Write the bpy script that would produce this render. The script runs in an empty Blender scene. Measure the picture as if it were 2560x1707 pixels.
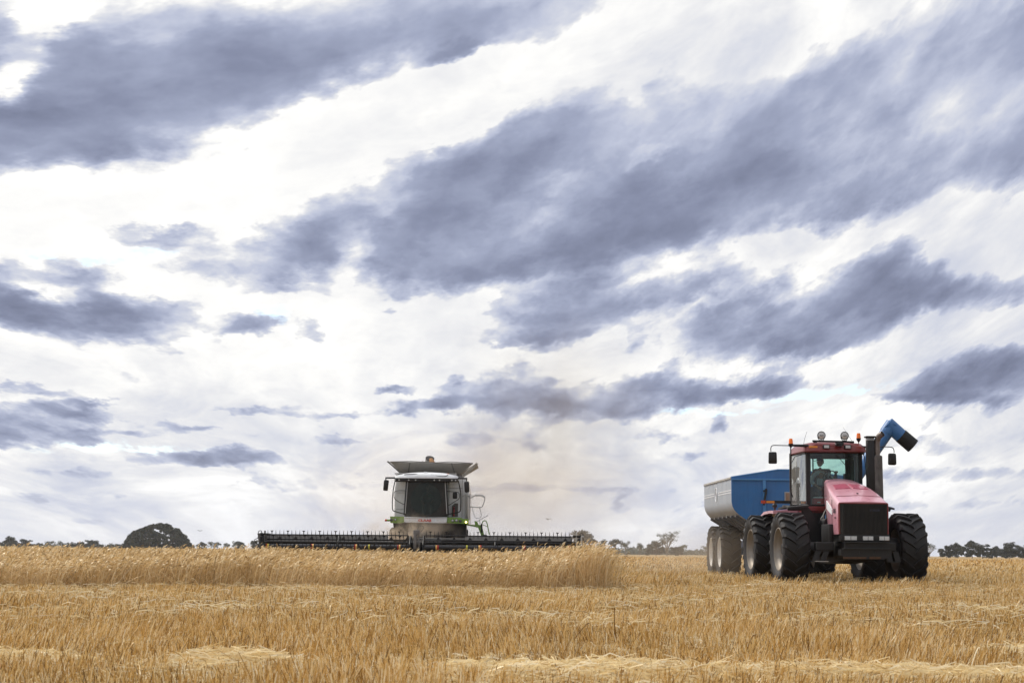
import bpy, bmesh, math, random
import numpy as np
from mathutils import Vector, Matrix, Euler

R = math.radians
scene = bpy.context.scene
COL = scene.collection

# ------------------------------------------------------------------ camera
W0, H0 = 2560.0, 1707.0
FPX = 4350.0                       # focal length in pixels of a 2560 wide frame
CAM_H = 0.85
PITCH = math.atan((1381.0 - H0 / 2) / FPX)
ROLL = R(0.45)
cam_data = bpy.data.cameras.new("camera")
cam = bpy.data.objects.new("camera", cam_data)
COL.objects.link(cam)
cam_data.sensor_width = 36.0
cam_data.lens = FPX / W0 * 36.0
cam_data.clip_start = 0.1
cam_data.clip_end = 9000
cam.matrix_world = (Matrix.Translation((0, 0, CAM_H)) @ Matrix.Rotation(R(90) + PITCH, 4, 'X')
                    @ Matrix.Rotation(ROLL, 4, 'Z'))
cam_data.dof.use_dof = True
cam_data.dof.focus_distance = 52
cam_data.dof.aperture_fstop = 8.0
scene.camera = cam
CAMROT = cam.matrix_world.to_3x3()

def ray(px, py):
    """direction through a pixel of the 2560x1707 frame"""
    return (CAMROT @ Vector(((px - W0 / 2) / FPX, -(py - H0 / 2) / FPX, -1))).normalized()

def azel(px, py):
    d = ray(px, py)
    return math.atan2(d.x, d.y), math.asin(d.z)

# ------------------------------------------------------------------ light
scene.view_settings.view_transform = 'Standard'
scene.view_settings.look = 'None'
scene.view_settings.exposure = 0.0
scene.view_settings.gamma = 1.0
scene.cycles.max_bounces = 6
scene.cycles.diffuse_bounces = 3
scene.cycles.glossy_bounces = 3
scene.cycles.transmission_bounces = 4
scene.cycles.transparent_max_bounces = 12
scene.cycles.volume_bounces = 1
scene.cycles.volume_step_rate = 2.0
scene.cycles.use_denoising = True
SUN_AZ, SUN_EL = R(-52), R(46)     # azimuth from +Y towards +X
sun_data = bpy.data.lights.new("sun", 'SUN')
sun_data.energy = 3.0
sun_data.angle = R(3.0)
sun_data.color = (1.0, 0.93, 0.82)
sun = bpy.data.objects.new("sun", sun_data)
COL.objects.link(sun)
sdir = Vector((math.sin(SUN_AZ) * math.cos(SUN_EL), math.cos(SUN_AZ) * math.cos(SUN_EL), math.sin(SUN_EL)))
sun.rotation_euler = sdir.to_track_quat('Z', 'Y').to_euler()

# ------------------------------------------------------------------ node helper
class NT:
    """tiny builder for node trees: every method returns an output socket"""
    def __init__(s, tree):
        s.t = tree
    def n(s, kind, **kw):
        nd = s.t.nodes.new(kind)
        for k, v in kw.items():
            setattr(nd, k, v)
        return nd
    def put(s, sock, v):
        if isinstance(v, bpy.types.NodeSocket):
            s.t.links.new(v, sock)
        elif v is not None:
            sock.default_value = v
    def math(s, op, a, b=None, c=None, clamp=False):
        nd = s.n('ShaderNodeMath', operation=op, use_clamp=clamp)
        s.put(nd.inputs[0], a); s.put(nd.inputs[1], b); s.put(nd.inputs[2], c)
        return nd.outputs[0]
    def vmath(s, op, a, b=None, scale=None):
        nd = s.n('ShaderNodeVectorMath', operation=op)
        s.put(nd.inputs[0], a); s.put(nd.inputs[1], b)
        if scale is not None: s.put(nd.inputs['Scale'], scale)
        return nd.outputs['Value'] if op in ('LENGTH', 'DOT_PRODUCT', 'DISTANCE') else nd.outputs[0]
    def xyz(s, x, y, z):
        nd = s.n('ShaderNodeCombineXYZ')
        s.put(nd.inputs[0], x); s.put(nd.inputs[1], y); s.put(nd.inputs[2], z)
        return nd.outputs[0]
    def sep(s, v):
        nd = s.n('ShaderNodeSeparateXYZ'); s.put(nd.inputs[0], v)
        return nd.outputs
    def noise(s, vec, scale, detail=4, rough=0.55, dist=0.0, color=False, lac=2.0):
        nd = s.n('ShaderNodeTexNoise'); nd.noise_dimensions = '3D'
        s.put(nd.inputs['Vector'], vec); s.put(nd.inputs['Scale'], scale)
        nd.inputs['Detail'].default_value = detail; nd.inputs['Roughness'].default_value = rough
        nd.inputs['Distortion'].default_value = dist; nd.inputs['Lacunarity'].default_value = lac
        return nd.outputs['Color' if color else 'Fac']
    def rng(s, v, a, b, c=0.0, d=1.0, smooth=False):
        nd = s.n('ShaderNodeMapRange'); nd.clamp = True
        if smooth: nd.interpolation_type = 'SMOOTHSTEP'
        s.put(nd.inputs['Value'], v)
        for k, x in zip(('From Min', 'From Max', 'To Min', 'To Max'), (a, b, c, d)):
            s.put(nd.inputs[k], x)
        return nd.outputs['Result']
    def mix(s, f, a, b):
        nd = s.n('ShaderNodeMix', data_type='RGBA')
        s.put(nd.inputs['Factor'], f)
        s.put(nd.inputs[6], a if isinstance(a, bpy.types.NodeSocket) else (*a, 1) if len(a) == 3 else a)
        s.put(nd.inputs[7], b if isinstance(b, bpy.types.NodeSocket) else (*b, 1) if len(b) == 3 else b)
        return nd.outputs[2]
    def ramp(s, f, stops):
        nd = s.n('ShaderNodeValToRGB')
        s.put(nd.inputs[0], f)
        cr = nd.color_ramp
        while len(cr.elements) < len(stops): cr.elements.new(0.5)
        for e, (p, c) in zip(cr.elements, stops):
            e.position = p; e.color = (*c, 1)
        return nd.outputs[0]

def srgb(r, g, b):
    f = lambda c: (c / 255 / 12.92) if c / 255 <= 0.04045 else ((c / 255 + 0.055) / 1.055) ** 2.4
    return (f(r), f(g), f(b))

# ------------------------------------------------------------------ cloudy sky (world)
world = bpy.data.worlds.new("World")
scene.world = world
world.use_nodes = True
wt = world.node_tree
wt.nodes.clear()
N = NT(wt)
gen = N.n('ShaderNodeTexCoord').outputs['Generated']
dx, dy, dz = N.sep(N.vmath('NORMALIZE', gen))[:3]
az = N.math('ARCTAN2', dx, dy)
el = N.math('ARCSINE', dz)
elp = N.math('MAXIMUM', el, -0.02)
# the cloud streets climb to the right, more so high up
els = N.math('MAXIMUM', N.math('SUBTRACT', elp, N.math('MULTIPLY', N.math('MULTIPLY', az, elp), 0.95)), -0.02)
inv = N.math('DIVIDE', 1.0, N.math('ADD', els, 0.15))
# the cloud deck seen in perspective: finer and flatter towards the horizon
plane = N.xyz(N.math('MULTIPLY', az, inv), N.math('MULTIPLY', N.math('LOGARITHM', N.math('ADD', els, 0.15), math.e), 1.75), 0.0)
w1 = N.vmath('SUBTRACT', N.noise(plane, 4.0, 5, 0.6, color=True), (0.5, 0.5, 0.5))
w2 = N.vmath('SUBTRACT', N.noise(plane, 15.0, 4, 0.6, color=True), (0.5, 0.5, 0.5))
damp = N.rng(el, 0.0, 0.30, 0.22, 1.0)
wsc = N.vmath('MULTIPLY', N.vmath('SCALE', w1, scale=damp), (0.075, 0.048, 0))
wsc2 = N.vmath('MULTIPLY', N.vmath('SCALE', w2, scale=damp), (0.035, 0.028, 0))
C = N.vmath('ADD', N.vmath('ADD', N.xyz(az, el, 0.0), wsc), wsc2)

cx_, cy_ = N.sep(C)[:2]
def blob(x, y, rx, ry, ang, st, prev, inner=0.15, outer=1.72):
    """soft ellipse of cloud: place and size in pixels of a 2352 wide view, turned into sky angles"""
    k = W0 / 2352.0
    a0, e0 = azel(x * k, y * k)
    mp = N.n('ShaderNodeMapping'); mp.vector_type = 'TEXTURE'
    # the running sum rides along as a z that is scaled away, so the nodes evaluate one after another
    N.put(mp.inputs['Vector'], N.xyz(cx_, cy_, prev))
    mp.inputs['Location'].default_value = (a0, e0, 0)
    mp.inputs['Rotation'].default_value = (0, 0, R(ang) + 0.0)
    mp.inputs['Scale'].default_value = (rx * k / FPX, ry * k / FPX, 1e5)
    d = N.vmath('LENGTH', mp.outputs[0])
    my = N.sep(mp.outputs[0])[1]
    k_ = N.math('MULTIPLY_ADD', my, -0.50, 1.0)                   # flat dark bases, thin bright tops
    return N.math('MULTIPLY_ADD', N.rng(d, inner, outer, st, 0.0, smooth=True), k_, prev)

DARK = [  # x, y, rx, ry, angle, strength
    (340, 210, 430, 150, 10, .62), (800, 70, 520, 130, 12, .62), (70, 290, 260, 60, 4, .75), (330, 265, 330, 60, 6, .35),
    (170, 130, 140, 110, 30, .35), (0, 60, 60, 70, 0, .5),
    (1950, 230, 720, 190, 12, .50), (1400, 440, 560, 150, 14, .56), (980, 450, 300, 130, 22, .60), (640, 575, 250, 60, 8, .62),
    (690, 520, 130, 70, 35, .35), (2200, 350, 420, 80, 12, .55), (1050, 590, 230, 62, 4, .5), (1550, 520, 420, 50, 11, .32), (1700, 400, 350, 60, 14, .22),
    (2250, 90, 260, 120, 10, .3), (1330, 300, 260, 70, 15, .30), (1240, 260, 150, 60, 15, .2),
    (330, 545, 80, 26, 0, .6), (1060, 140, 70, 18, 15, .5), (1180, 60, 220, 60, 18, .28),
    (150, 715, 340, 52, -4, .95), (60, 650, 200, 40, -8, .5), (270, 670, 130, 30, -25, .45),
    (560, 752, 85, 26, 20, .65), (715, 757, 52, 34, 18, .6), (620, 660, 130, 18, 3, .3), (915, 720, 22, 12, 0, .35),
    (1330, 705, 185, 78, 8, .95), (1230, 780, 130, 14, 0, .45), (1600, 655, 120, 40, 15, .75), (1790, 745, 235, 66, 5, 1.0),
    (1950, 650, 190, 80, 12, .85), (2200, 665, 220, 42, 3, .75), (2040, 590, 110, 40, 20, .5), (1900, 790, 110, 25, 0, .6), (2300, 620, 90, 50, 20, .3),
    (2290, 850, 130, 78, 12, .8), (2330, 800, 90, 50, 20, .4), (2120, 915, 150, 16, -2, .75), (2120, 885, 120, 14, 0, .35),
    (1130, 900, 145, 48, 5, .9), (1010, 930, 110, 18, 0, .45), (1470, 905, 210, 50, 6, .95), (1720, 885, 170, 24, 4, .75), (1500, 865, 60, 26, 20, .4), (1260, 928, 70, 16, 0, .6),
    (910, 890, 45, 13, 5, .65), (1660, 960, 30, 22, 40, .35),
    (60, 895, 130, 16, 0, .6), (90, 950, 150, 26, 2, .75), (70, 1000, 180, 24, -2, .85), (230, 925, 60, 10, 0, .5),
    (440, 968, 90, 18, 0, .8), (300, 990, 190, 12, 0, .4), (700, 940, 220, 13, 0, .45),
    (450, 1045, 150, 22, 4, .75), (600, 1060, 110, 14, 4, .4), (190, 1095, 200, 14, 0, .35), (120, 1140, 260, 12, 0, .30),
    (600, 1110, 200, 14, 0, .3), (1180, 1000, 160, 40, 0, .25), (1560, 1040, 200, 16, 0, .25), (1500, 1120, 300, 16, 0, .35),
    (2200, 1085, 260, 22, 0, .5), (2250, 1010, 160, 18, 0, .35), (2150, 1150, 300, 20, 0, .35), (1450, 1000, 120, 14, 0, .3),
    (1700, 1160, 300, 14, 0, .30), (250, 1195, 300, 10, 0, .25), (1750, 1060, 160, 18, 2, .35), (1200, 1120, 220, 14, 0, .25), (780, 1000, 200, 14, 0, .3), (330, 870, 120, 12, 0, .3), (1330, 560, 260, 30, 6, .35), (1500, 620, 200, 16, 8, .25), (1250, 600, 180, 26, 5, .35),
]
LIGHT = [
    (250, 430, 420, 110, 14, .25), (760, 330, 330, 90, 18, .25), (850, 660, 330, 90, 5, .2), (700, 820, 420, 60, 0, .15),
    (40, 165, 50, 60, 0, .7), (150, 30, 90, 40, 30, .5), (1235, 410, 70, 30, 15, .35), (1490, 365, 60, 28, 20, .35), (870, 480, 45, 45, 30, .3),
    (790, 560, 40, 60, 0, .6), (120, 665, 70, 20, -10, .6), (1390, 230, 100, 30, 20, .2),
    (900, 230, 220, 90, 10, .7), (1080, 260, 90, 90, 20, .3), (1750, 60, 120, 50, 10, .3), (2300, 550, 160, 18, 8, .4), (2290, 570, 60, 30, 0, .5), 
    (1700, 740, 40, 24, 30, .25), (1470, 720, 30, 34, 0, .35), (480, 960, 60, 12, 0, .4),
]
def total(lst, start=None, sign=1):
    acc = 0.0 if start is None else start
    for (x, y, rx, ry, ang, st) in lst:
        acc = blob(x, y, rx, ry, ang, st * sign, acc)
    return acc
dens = total(LIGHT, total(DARK), -1)
# thick cores level off so their inner structure stays readable
dens = N.math('SUBTRACT', 1.0, N.math('EXPONENT', N.math('MULTIPLY', dens, -1.4)))
# elsewhere on the dome the deck carries on by itself
away = N.rng(N.math('ABSOLUTE', az), 0.34, 0.55)
above = N.rng(el, 0.33, 0.50)
out = N.math('MAXIMUM', away, above)
deck = N.math('MULTIPLY', N.rng(N.noise(plane, 1.6, 5, 0.6), 0.38, 0.66, 0.0, 1.0), N.rng(dy, -0.2, 0.6, 0.6, 1.0))
dens = N.math('ADD', N.math('MULTIPLY', dens, N.math('SUBTRACT', 1.0, out)), N.math('MULTIPLY', deck, out))
fn = N.math('SUBTRACT', N.noise(plane, 3.9, 6, 0.52, 0.1), 0.5)
vo = N.n('ShaderNodeTexVoronoi'); vo.feature = 'F1'
N.put(vo.inputs['Vector'], N.vmath('ADD', plane, N.vmath('SCALE', w2, scale=0.10)))
vo.inputs['Scale'].default_value = 8.0; vo.inputs['Detail'].default_value = 3.0; vo.inputs['Roughness'].default_value = 0.5
puff = N.math('SUBTRACT', 0.66, vo.outputs['Distance'])
body = N.math('ADD', dens, N.math('MULTIPLY', fn, 1.15))
edge = N.rng(N.math('ABSOLUTE', N.math('SUBTRACT', body, 0.22)), 0.0, 0.5, 1.0, 0.30)
t = N.math('ADD', body, N.math('MULTIPLY', N.math('MULTIPLY', puff, edge), N.rng(el, 0.10, 0.26, 1.0, 0.55)))
# a thin veil of grey cloud in the gaps, thinner around the brightest part
veil = N.rng(N.noise(plane, 2.6, 6, 0.62, 0.6), 0.36, 0.68, -0.05, 0.33)
vm = N.math('MAXIMUM', N.rng(az, -0.20, 0.20, 0.05, 0.85), N.rng(el, 0.15, 0.03, 0.05, 1.25))
veil = N.math('ADD', N.math('MULTIPLY', veil, vm), N.math('MULTIPLY', puff, 0.10))
t = N.math('SMOOTH_MAX', t, veil, 0.05)
# lower, nearer-to-horizon cumulus have firmer outlines
t = N.math('MULTIPLY_ADD', N.math('MAXIMUM', N.math('SUBTRACT', t, 0.22), 0.0), N.rng(el, 0.08, 0.24, 0.22, 0.0), t)
cloudcol = N.ramp(N.rng(t, -0.25, 1.15), [
    (0.00, (1.3, 1.3, 1.28)), (0.17, (1.0, 0.995, 0.98)), (0.25, (0.84, 0.845, 0.87)), (0.34, (0.68, 0.705, 0.79)),
    (0.47, (0.53, 0.57, 0.71)), (0.61, (0.375, 0.415, 0.56)), (0.78, (0.255, 0.285, 0.405)), (1.0, (0.15, 0.17, 0.25))])
# brightness of the thin cloud: blazing around the hidden sun, softer away from it
sd = N.vmath('DOT_PRODUCT', N.vmath('NORMALIZE', gen), tuple(sdir))
glow = N.rng(sd, 0.82, 1.0, 0.0, 1.0)
back = N.rng(sd, -0.6, 0.35, 0.55, 1.0)
# distant haze near the horizon evens the colours
hz = N.rng(el, -0.01, 0.065, 0.65, 0.0, smooth=True)
cloudcol = N.mix(hz, cloudcol, (0.80, 0.82, 0.89))
# thin parts let blue through
sky = N.n('ShaderNodeTexSky'); sky.sky_type = 'NISHITA'; sky.sun_disc = False
sky.sun_elevation = SUN_EL; sky.sun_rotation = SUN_AZ; sky.air_density = 1.0; sky.dust_density = 0.6
skyc = N.vmath('MULTIPLY', sky.outputs[0], (0.13, 0.13, 0.13))
skyc = N.vmath('MAXIMUM', N.vmath('ADD', skyc, (0.28, 0.42, 0.52)), (0, 0, 0))
C2 = C
BLUE = [(200, 588, 150, 9, 3, 1.), (1900, 900, 130, 13, 4, 1.), (1620, 945, 130, 7, 3, 1.), (290, 1030, 150, 11, 0, .9), 
        (620, 730, 50, 14, 30, .6), (2260, 890, 60, 18, 10, .3), (120, 590, 60, 10, 0, .6)]
bl = N.math('MULTIPLY', total(BLUE), N.rng(N.noise(plane, 14, 5, .6), .42, .56))
bl = N.math('MULTIPLY', bl, N.rng(t, 0.45, 0.15))
cloudcol = N.mix(N.math('MINIMUM', bl, 0.9), cloudcol, skyc)
cloudcol = N.vmath('SCALE', cloudcol, scale=N.math('ADD', back, N.math('MULTIPLY', glow, 0.9)))
# below the horizon the dome is dull
cloudcol = N.mix(N.rng(el, -0.03, -0.2), cloudcol, (0.25, 0.2, 0.12))
bg = N.n('ShaderNodeBackground'); N.put(bg.inputs[0], cloudcol); bg.inputs[1].default_value = 1.0
wo = N.n('ShaderNodeOutputWorld'); wt.links.new(bg.outputs[0], wo.inputs[0])
world.cycles.sampling_method = 'MANUAL'
world.cycles.sample_map_resolution = 512

# ------------------------------------------------------------------ materials
MATS = {}
def material(name, color, rough=0.5, metal=0.0, var=0.12, vscale=6.0, bump=0.0, bscale=30.0, dust=0.0, emit=None,
             coat=0.0, alpha=None, trans=0.0, spec=None, dustcol=(0.42, 0.33, 0.22), streak=0.0):
    if name in MATS: return MATS[name]
    m = bpy.data.materials.new(name); m.use_nodes = True
    n = NT(m.node_tree); b = m.node_tree.nodes['Principled BSDF']
    co = n.n('ShaderNodeTexCoord').outputs['Object']
    c = color
    if var > 0:
        nz = n.noise(co, vscale, 5, 0.6)
        c = n.mix(n.rng(nz, 0.3, 0.7), tuple(x * (1 - var) for x in color), tuple(min(1, x * (1 + var)) for x in color))
    if streak > 0:
        mp = n.n('ShaderNodeMapping'); n.put(mp.inputs['Vector'], co); mp.inputs['Scale'].default_value = (9, 9, 0.7)
        c = n.mix(n.math('MULTIPLY', n.rng(n.noise(mp.outputs[0], 1.5, 5, .65), .5, .75), streak), c, tuple(x * .45 for x in color))
    if dust > 0:
        geo = n.n('ShaderNodeNewGeometry')
        up = n.sep(geo.outputs['Normal'])[2]
        k = n.math('MULTIPLY', n.rng(n.noise(co, 3.2, 6, 0.65), 0.3, 0.75), dust)
        k = n.math('MULTIPLY', k, n.rng(up, -0.6, 0.9, 0.35, 1.0))
        c = n.mix(k, c, dustcol)
        rr = n.math('MAXIMUM', n.math('ADD', n.math('MULTIPLY', k, 0.5), rough), rough)
        n.put(b.inputs['Roughness'], n.math('MINIMUM', rr, 0.95))
    else:
        b.inputs['Roughness'].default_value = rough
    if isinstance(c, tuple): b.inputs['Base Color'].default_value = (*c, 1)
    else: n.put(b.inputs['Base Color'], c)
    b.inputs['Metallic'].default_value = metal
    if coat: b.inputs['Coat Weight'].default_value = coat; b.inputs['Coat Roughness'].default_value = 0.15
    if spec is not None: b.inputs['Specular IOR Level'].default_value = spec
    if trans: b.inputs['Transmission Weight'].default_value = trans
    if alpha is not None: b.inputs['Alpha'].default_value = alpha
    if emit: b.inputs['Emission Color'].default_value = (*emit[0], 1); b.inputs['Emission Strength'].default_value = emit[1]
    if bump > 0:
        bp = n.n('ShaderNodeBump'); bp.inputs['Strength'].default_value = bump; bp.inputs['Distance'].default_value = 0.02
        n.put(bp.inputs['Height'], n.noise(co, bscale, 6, 0.65)); n.put(b.inputs['Normal'], bp.outputs[0])
    MATS[name] = m
    return m

def glass_mat(name, tint, refl=0.12, rough=0.02, film=0.0, filmcol=(.3, .28, .24)):
    """thin window pane: mostly see-through, a little mirror"""
    m = bpy.data.materials.new(name); m.use_nodes = True
    t = m.node_tree; t.nodes.clear(); n = NT(t)
    tr = n.n('ShaderNodeBsdfTransparent'); tr.inputs[0].default_value = (*tint, 1)
    gl = n.n('ShaderNodeBsdfGlossy'); gl.inputs['Roughness'].default_value = rough; gl.inputs[0].default_value = (.9, .95, .95, 1)
    fr = n.n('ShaderNodeFresnel'); fr.inputs[0].default_value = 1.45
    k = n.math('MINIMUM', n.math('ADD', n.math('MULTIPLY', fr.outputs[0], 0.8), refl), 1.0)
    mx = n.n('ShaderNodeMixShader'); n.put(mx.inputs[0], k)
    t.links.new(tr.outputs[0], mx.inputs[1]); t.links.new(gl.outputs[0], mx.inputs[2])
    o = mx
    if film:
        df = n.n('ShaderNodeBsdfDiffuse'); df.inputs[0].default_value = (*filmcol, 1)
        m2 = n.n('ShaderNodeMixShader'); m2.inputs[0].default_value = film
        co = n.n('ShaderNodeTexCoord').outputs['Object']
        n.put(m2.inputs[0], n.rng(n.noise(co, 2.5, 5, .6), .25, .8, film * .6, film * 1.3))
        t.links.new(mx.outputs[0], m2.inputs[1]); t.links.new(df.outputs[0], m2.inputs[2]); o = m2
    out = n.n('ShaderNodeOutputMaterial'); t.links.new(o.outputs[0], out.inputs[0])
    return m

# ------------------------------------------------------------------ mesh helpers
def tag(o, label=None, cat=None, group=None, kind=None):
    if label: o['label'] = label
    if cat: o['category'] = cat
    if group: o['group'] = group
    if kind: o['kind'] = kind
    return o

def thing(name, label, cat, loc=(0, 0, 0), rz=0.0, group=None):
    o = bpy.data.objects.new(name, None); COL.objects.link(o)
    o.location = loc; o.rotation_euler = (0, 0, rz); o.empty_display_size = .3
    return tag(o, label, cat, group)

class B:
    """collects shapes into one mesh"""
    def __init__(s): s.bm = bmesh.new()
    def box(s, c, d, rot=None, bev=0.0, taper=None):
        """box of centre c, full size d; rot = euler; taper = (kx, ky) scale of the top"""
        r = bmesh.ops.create_cube(s.bm, size=1.0); vs = r['verts']
        for v in vs:
            k = taper if (taper and v.co.z > 0) else (1, 1)
            v.co = Vector((v.co.x * d[0] * k[0], v.co.y * d[1] * k[1], v.co.z * d[2]))
        if bev > 0:
            es = list({e for v in vs for e in v.link_edges})
            rr = bmesh.ops.bevel(s.bm, geom=es, offset=min(bev, min(d) * .45), segments=2, profile=0.6, affect='EDGES')
            vs = list({v for f in rr['faces'] for v in f.verts} | {v for v in vs if v.is_valid})
        M = Matrix.Translation(Vector(c))
        if rot is not None: M = M @ (rot if isinstance(rot, Matrix) else Euler(rot).to_matrix().to_4x4())
        for v in vs: v.co = M @ v.co
        return s
    def tube(s, pts, r, seg=8, caps=True, closed=False):
        """round bar along points; r number or list"""
        pts = [Vector(p) for p in pts]; n = len(pts)
        rs = r if isinstance(r, (list, tuple)) else [r] * n
        rings = []
        up = None
        for i, p in enumerate(pts):
            if closed: t = (pts[(i + 1) % n] - pts[i - 1])
            else: t = (pts[min(i + 1, n - 1)] - pts[max(i - 1, 0)])
            t.normalize()
            if up is None:
                up = Vector((0, 0, 1)) if abs(t.z) < .9 else Vector((1, 0, 0))
            a = t.cross(up).normalized(); b = a.cross(t).normalized(); up = b
            rings.append([s.bm.verts.new(p + (a * math.cos(2 * math.pi * k / seg) + b * math.sin(2 * math.pi * k / seg)) * rs[i]) for k in range(seg)])
        m = n if closed else n - 1
        for i in range(m):
            A, C_ = rings[i], rings[(i + 1) % n]
            for k in range(seg):
                s.bm.faces.new((A[k], A[(k + 1) % seg], C_[(k + 1) % seg], C_[k]))
        if caps and not closed:
            s.bm.faces.new(rings[0][::-1]); s.bm.faces.new(rings[-1])
        return s
    def cyl(s, a, b, r, seg=20, r2=None):
        return s.tube([a, b], [r, r if r2 is None else r2], seg)
    def lathe(s, prof, c=(0, 0, 0), axis='X', seg=40, arc=2 * math.pi, closed=False):
        """prof: list of (along, radius) turned around axis"""
        rings = []
        c = Vector(c)
        n = seg if arc >= 2 * math.pi - 1e-6 else seg + 1
        for i in range(n):
            a = arc * i / seg
            ring = []
            for (h, r) in prof:
                u, w = r * math.cos(a), r * math.sin(a)
                p = {'X': (h, u, w), 'Y': (u, h, w), 'Z': (u, w, h)}[axis]
                ring.append(s.bm.verts.new(c + Vector(p)))
            rings.append(ring)
        m = n if arc >= 2 * math.pi - 1e-6 else n - 1
        P = len(prof)
        for i in range(m):
            A, D = rings[i], rings[(i + 1) % n]
            for k in range(P if closed else P - 1):
                k2 = (k + 1) % P
                s.bm.faces.new((A[k], A[k2], D[k2], D[k]))
        return s
    def prism(s, poly, a, b, axis='X'):
        """polygon (two coordinates) pushed from a to b along axis"""
        def P(u, v, h):
            return {'X': (h, u, v), 'Y': (u, h, v), 'Z': (u, v, h)}[axis]
        A = [s.bm.verts.new(P(u, v, a)) for u, v in poly]; D = [s.bm.verts.new(P(u, v, b)) for u, v in poly]
        n = len(poly)
        s.bm.faces.new(A[::-1]); s.bm.faces.new(D)
        for i in range(n): s.bm.faces.new((A[i], A[(i + 1) % n], D[(i + 1) % n], D[i]))
        return s
    def face(s, pts):
        s.bm.faces.new([s.bm.verts.new(Vector(p)) for p in pts]); return s
    def loft(s, rings, caps=True, wrap=True):
        V = [[s.bm.verts.new(Vector(p)) for p in r] for r in rings]
        n = len(V[0])
        for A, D in zip(V, V[1:]):
            for k in range(n if wrap else n - 1):
                s.bm.faces.new((A[k], A[(k + 1) % n], D[(k + 1) % n], D[k]))
        if caps: s.bm.faces.new(V[0][::-1]); s.bm.faces.new(V[-1])
        return s
    def slab(s, pts, th, nrm=None):
        """flat outline given thickness along its normal"""
        P = [Vector(p) for p in pts]
        n_ = Vector(nrm).normalized() if nrm is not None else (P[1] - P[0]).cross(P[2] - P[1]).normalized()
        return s.loft([P, [p - n_ * th for p in P]])
    def ball(s, c, r, seg=16, rings=10, sc=(1, 1, 1)):
        x = bmesh.ops.create_uvsphere(s.bm, u_segments=seg, v_segments=rings, radius=1)
        for v in x['verts']:
            v.co = Vector(c) + Vector((v.co.x * r * sc[0], v.co.y * r * sc[1], v.co.z * r * sc[2]))
        return s
    def done(s, name, mat, parent=None, smooth=None, loc=None, label=None):
        bmesh.ops.recalc_face_normals(s.bm, faces=s.bm.faces)
        me = bpy.data.meshes.new(name); s.bm.to_mesh(me); s.bm.free()
        me.materials.append(mat)
        o = bpy.data.objects.new(name, me); COL.objects.link(o)
        if parent: o.parent = parent
        if loc: o.location = loc
        if label: o['label'] = label
        if smooth is not None:
            me.shade_smooth()
            try: me.set_sharp_from_angle(angle=R(smooth))
            except Exception: pass
        return o

def round_poly(pts, r, seg=4):
    """rounded corners for a 2D polygon"""
    out = []
    n = len(pts)
    for i in range(n):
        p0, p1, p2 = Vector(pts[i - 1]), Vector(pts[i]), Vector(pts[(i + 1) % n])
        rr = min(r, (p0 - p1).length * .45, (p2 - p1).length * .45)
        a = p1 + (p0 - p1).normalized() * rr; b = p1 + (p2 - p1).normalized() * rr
        for k in range(seg + 1):
            t = k / seg
            out.append(tuple((1 - t) ** 2 * a + 2 * t * (1 - t) * p1 + t * t * b))
    return out

def copy_tree(o, parent=None):
    c = o.copy(); COL.objects.link(c)
    if parent: c.parent = parent
    for ch in [x for x in o.children]: copy_tree(ch, c)
    return c

def text_obj(name, body, size, mat, parent, loc, rot, extrude=0.004, bold=0.0, sx=1.0):
    cu = bpy.data.curves.new(name, 'FONT'); cu.body = body; cu.size = size; cu.extrude = extrude; cu.offset = bold
    cu.align_x = 'CENTER'; cu.align_y = 'CENTER'; cu.resolution_u = 3
    tmp = bpy.data.objects.new(name + '_curve', cu); COL.objects.link(tmp)
    dg = bpy.context.evaluated_depsgraph_get()
    me = bpy.data.meshes.new_from_object(tmp.evaluated_get(dg)); me.name = name
    bpy.data.objects.remove(tmp); bpy.data.curves.remove(cu)
    me.materials.clear(); me.materials.append(mat)
    o = bpy.data.objects.new(name, me); COL.objects.link(o)
    o.parent = parent; o.location = loc; o.rotation_euler = rot; o.scale = (sx, 1, 1)
    return o

# ------------------------------------------------------------------ ground and crop
def ground_mat():
    m = bpy.data.materials.new('straw_ground'); m.use_nodes = True
    n = NT(m.node_tree); b = m.node_tree.nodes['Principled BSDF']
    co = n.n('ShaderNodeTexCoord').outputs['Object']
    mp = n.n('ShaderNodeMapping'); n.put(mp.inputs['Vector'], co); mp.inputs['Scale'].default_value = (0.5, 1.3, 1)
    big = n.noise(mp.outputs[0], 0.35, 5, 0.6)
    mid = n.noise(mp.outputs[0], 3.0, 6, 0.7)
    finez = n.noise(mp.outputs[0], 26.0, 5, 0.7)
    y = n.sep(co)[1]
    f = n.math('ADD', n.math('MULTIPLY', mid, 0.55), n.math('MULTIPLY', finez, 0.45))
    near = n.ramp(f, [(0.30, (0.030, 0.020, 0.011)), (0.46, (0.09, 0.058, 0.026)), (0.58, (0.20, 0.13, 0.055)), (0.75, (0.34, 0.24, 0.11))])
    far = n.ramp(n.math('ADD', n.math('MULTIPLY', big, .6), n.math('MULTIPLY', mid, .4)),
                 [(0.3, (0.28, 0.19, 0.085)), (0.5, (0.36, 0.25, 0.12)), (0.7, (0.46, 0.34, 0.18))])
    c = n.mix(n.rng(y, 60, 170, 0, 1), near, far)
    n.put(b.inputs['Base Color'], c); b.inputs['Roughness'].default_value = 0.95
    b.inputs['Specular IOR Level'].default_value = 0.1
    bp = n.n('ShaderNodeBump'); bp.inputs['Strength'].default_value = 0.6; bp.inputs['Distance'].default_value = 0.04
    n.put(bp.inputs['Height'], f); n.put(b.inputs['Normal'], bp.outputs[0])
    return m

rng = np.random.default_rng(7)
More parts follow.
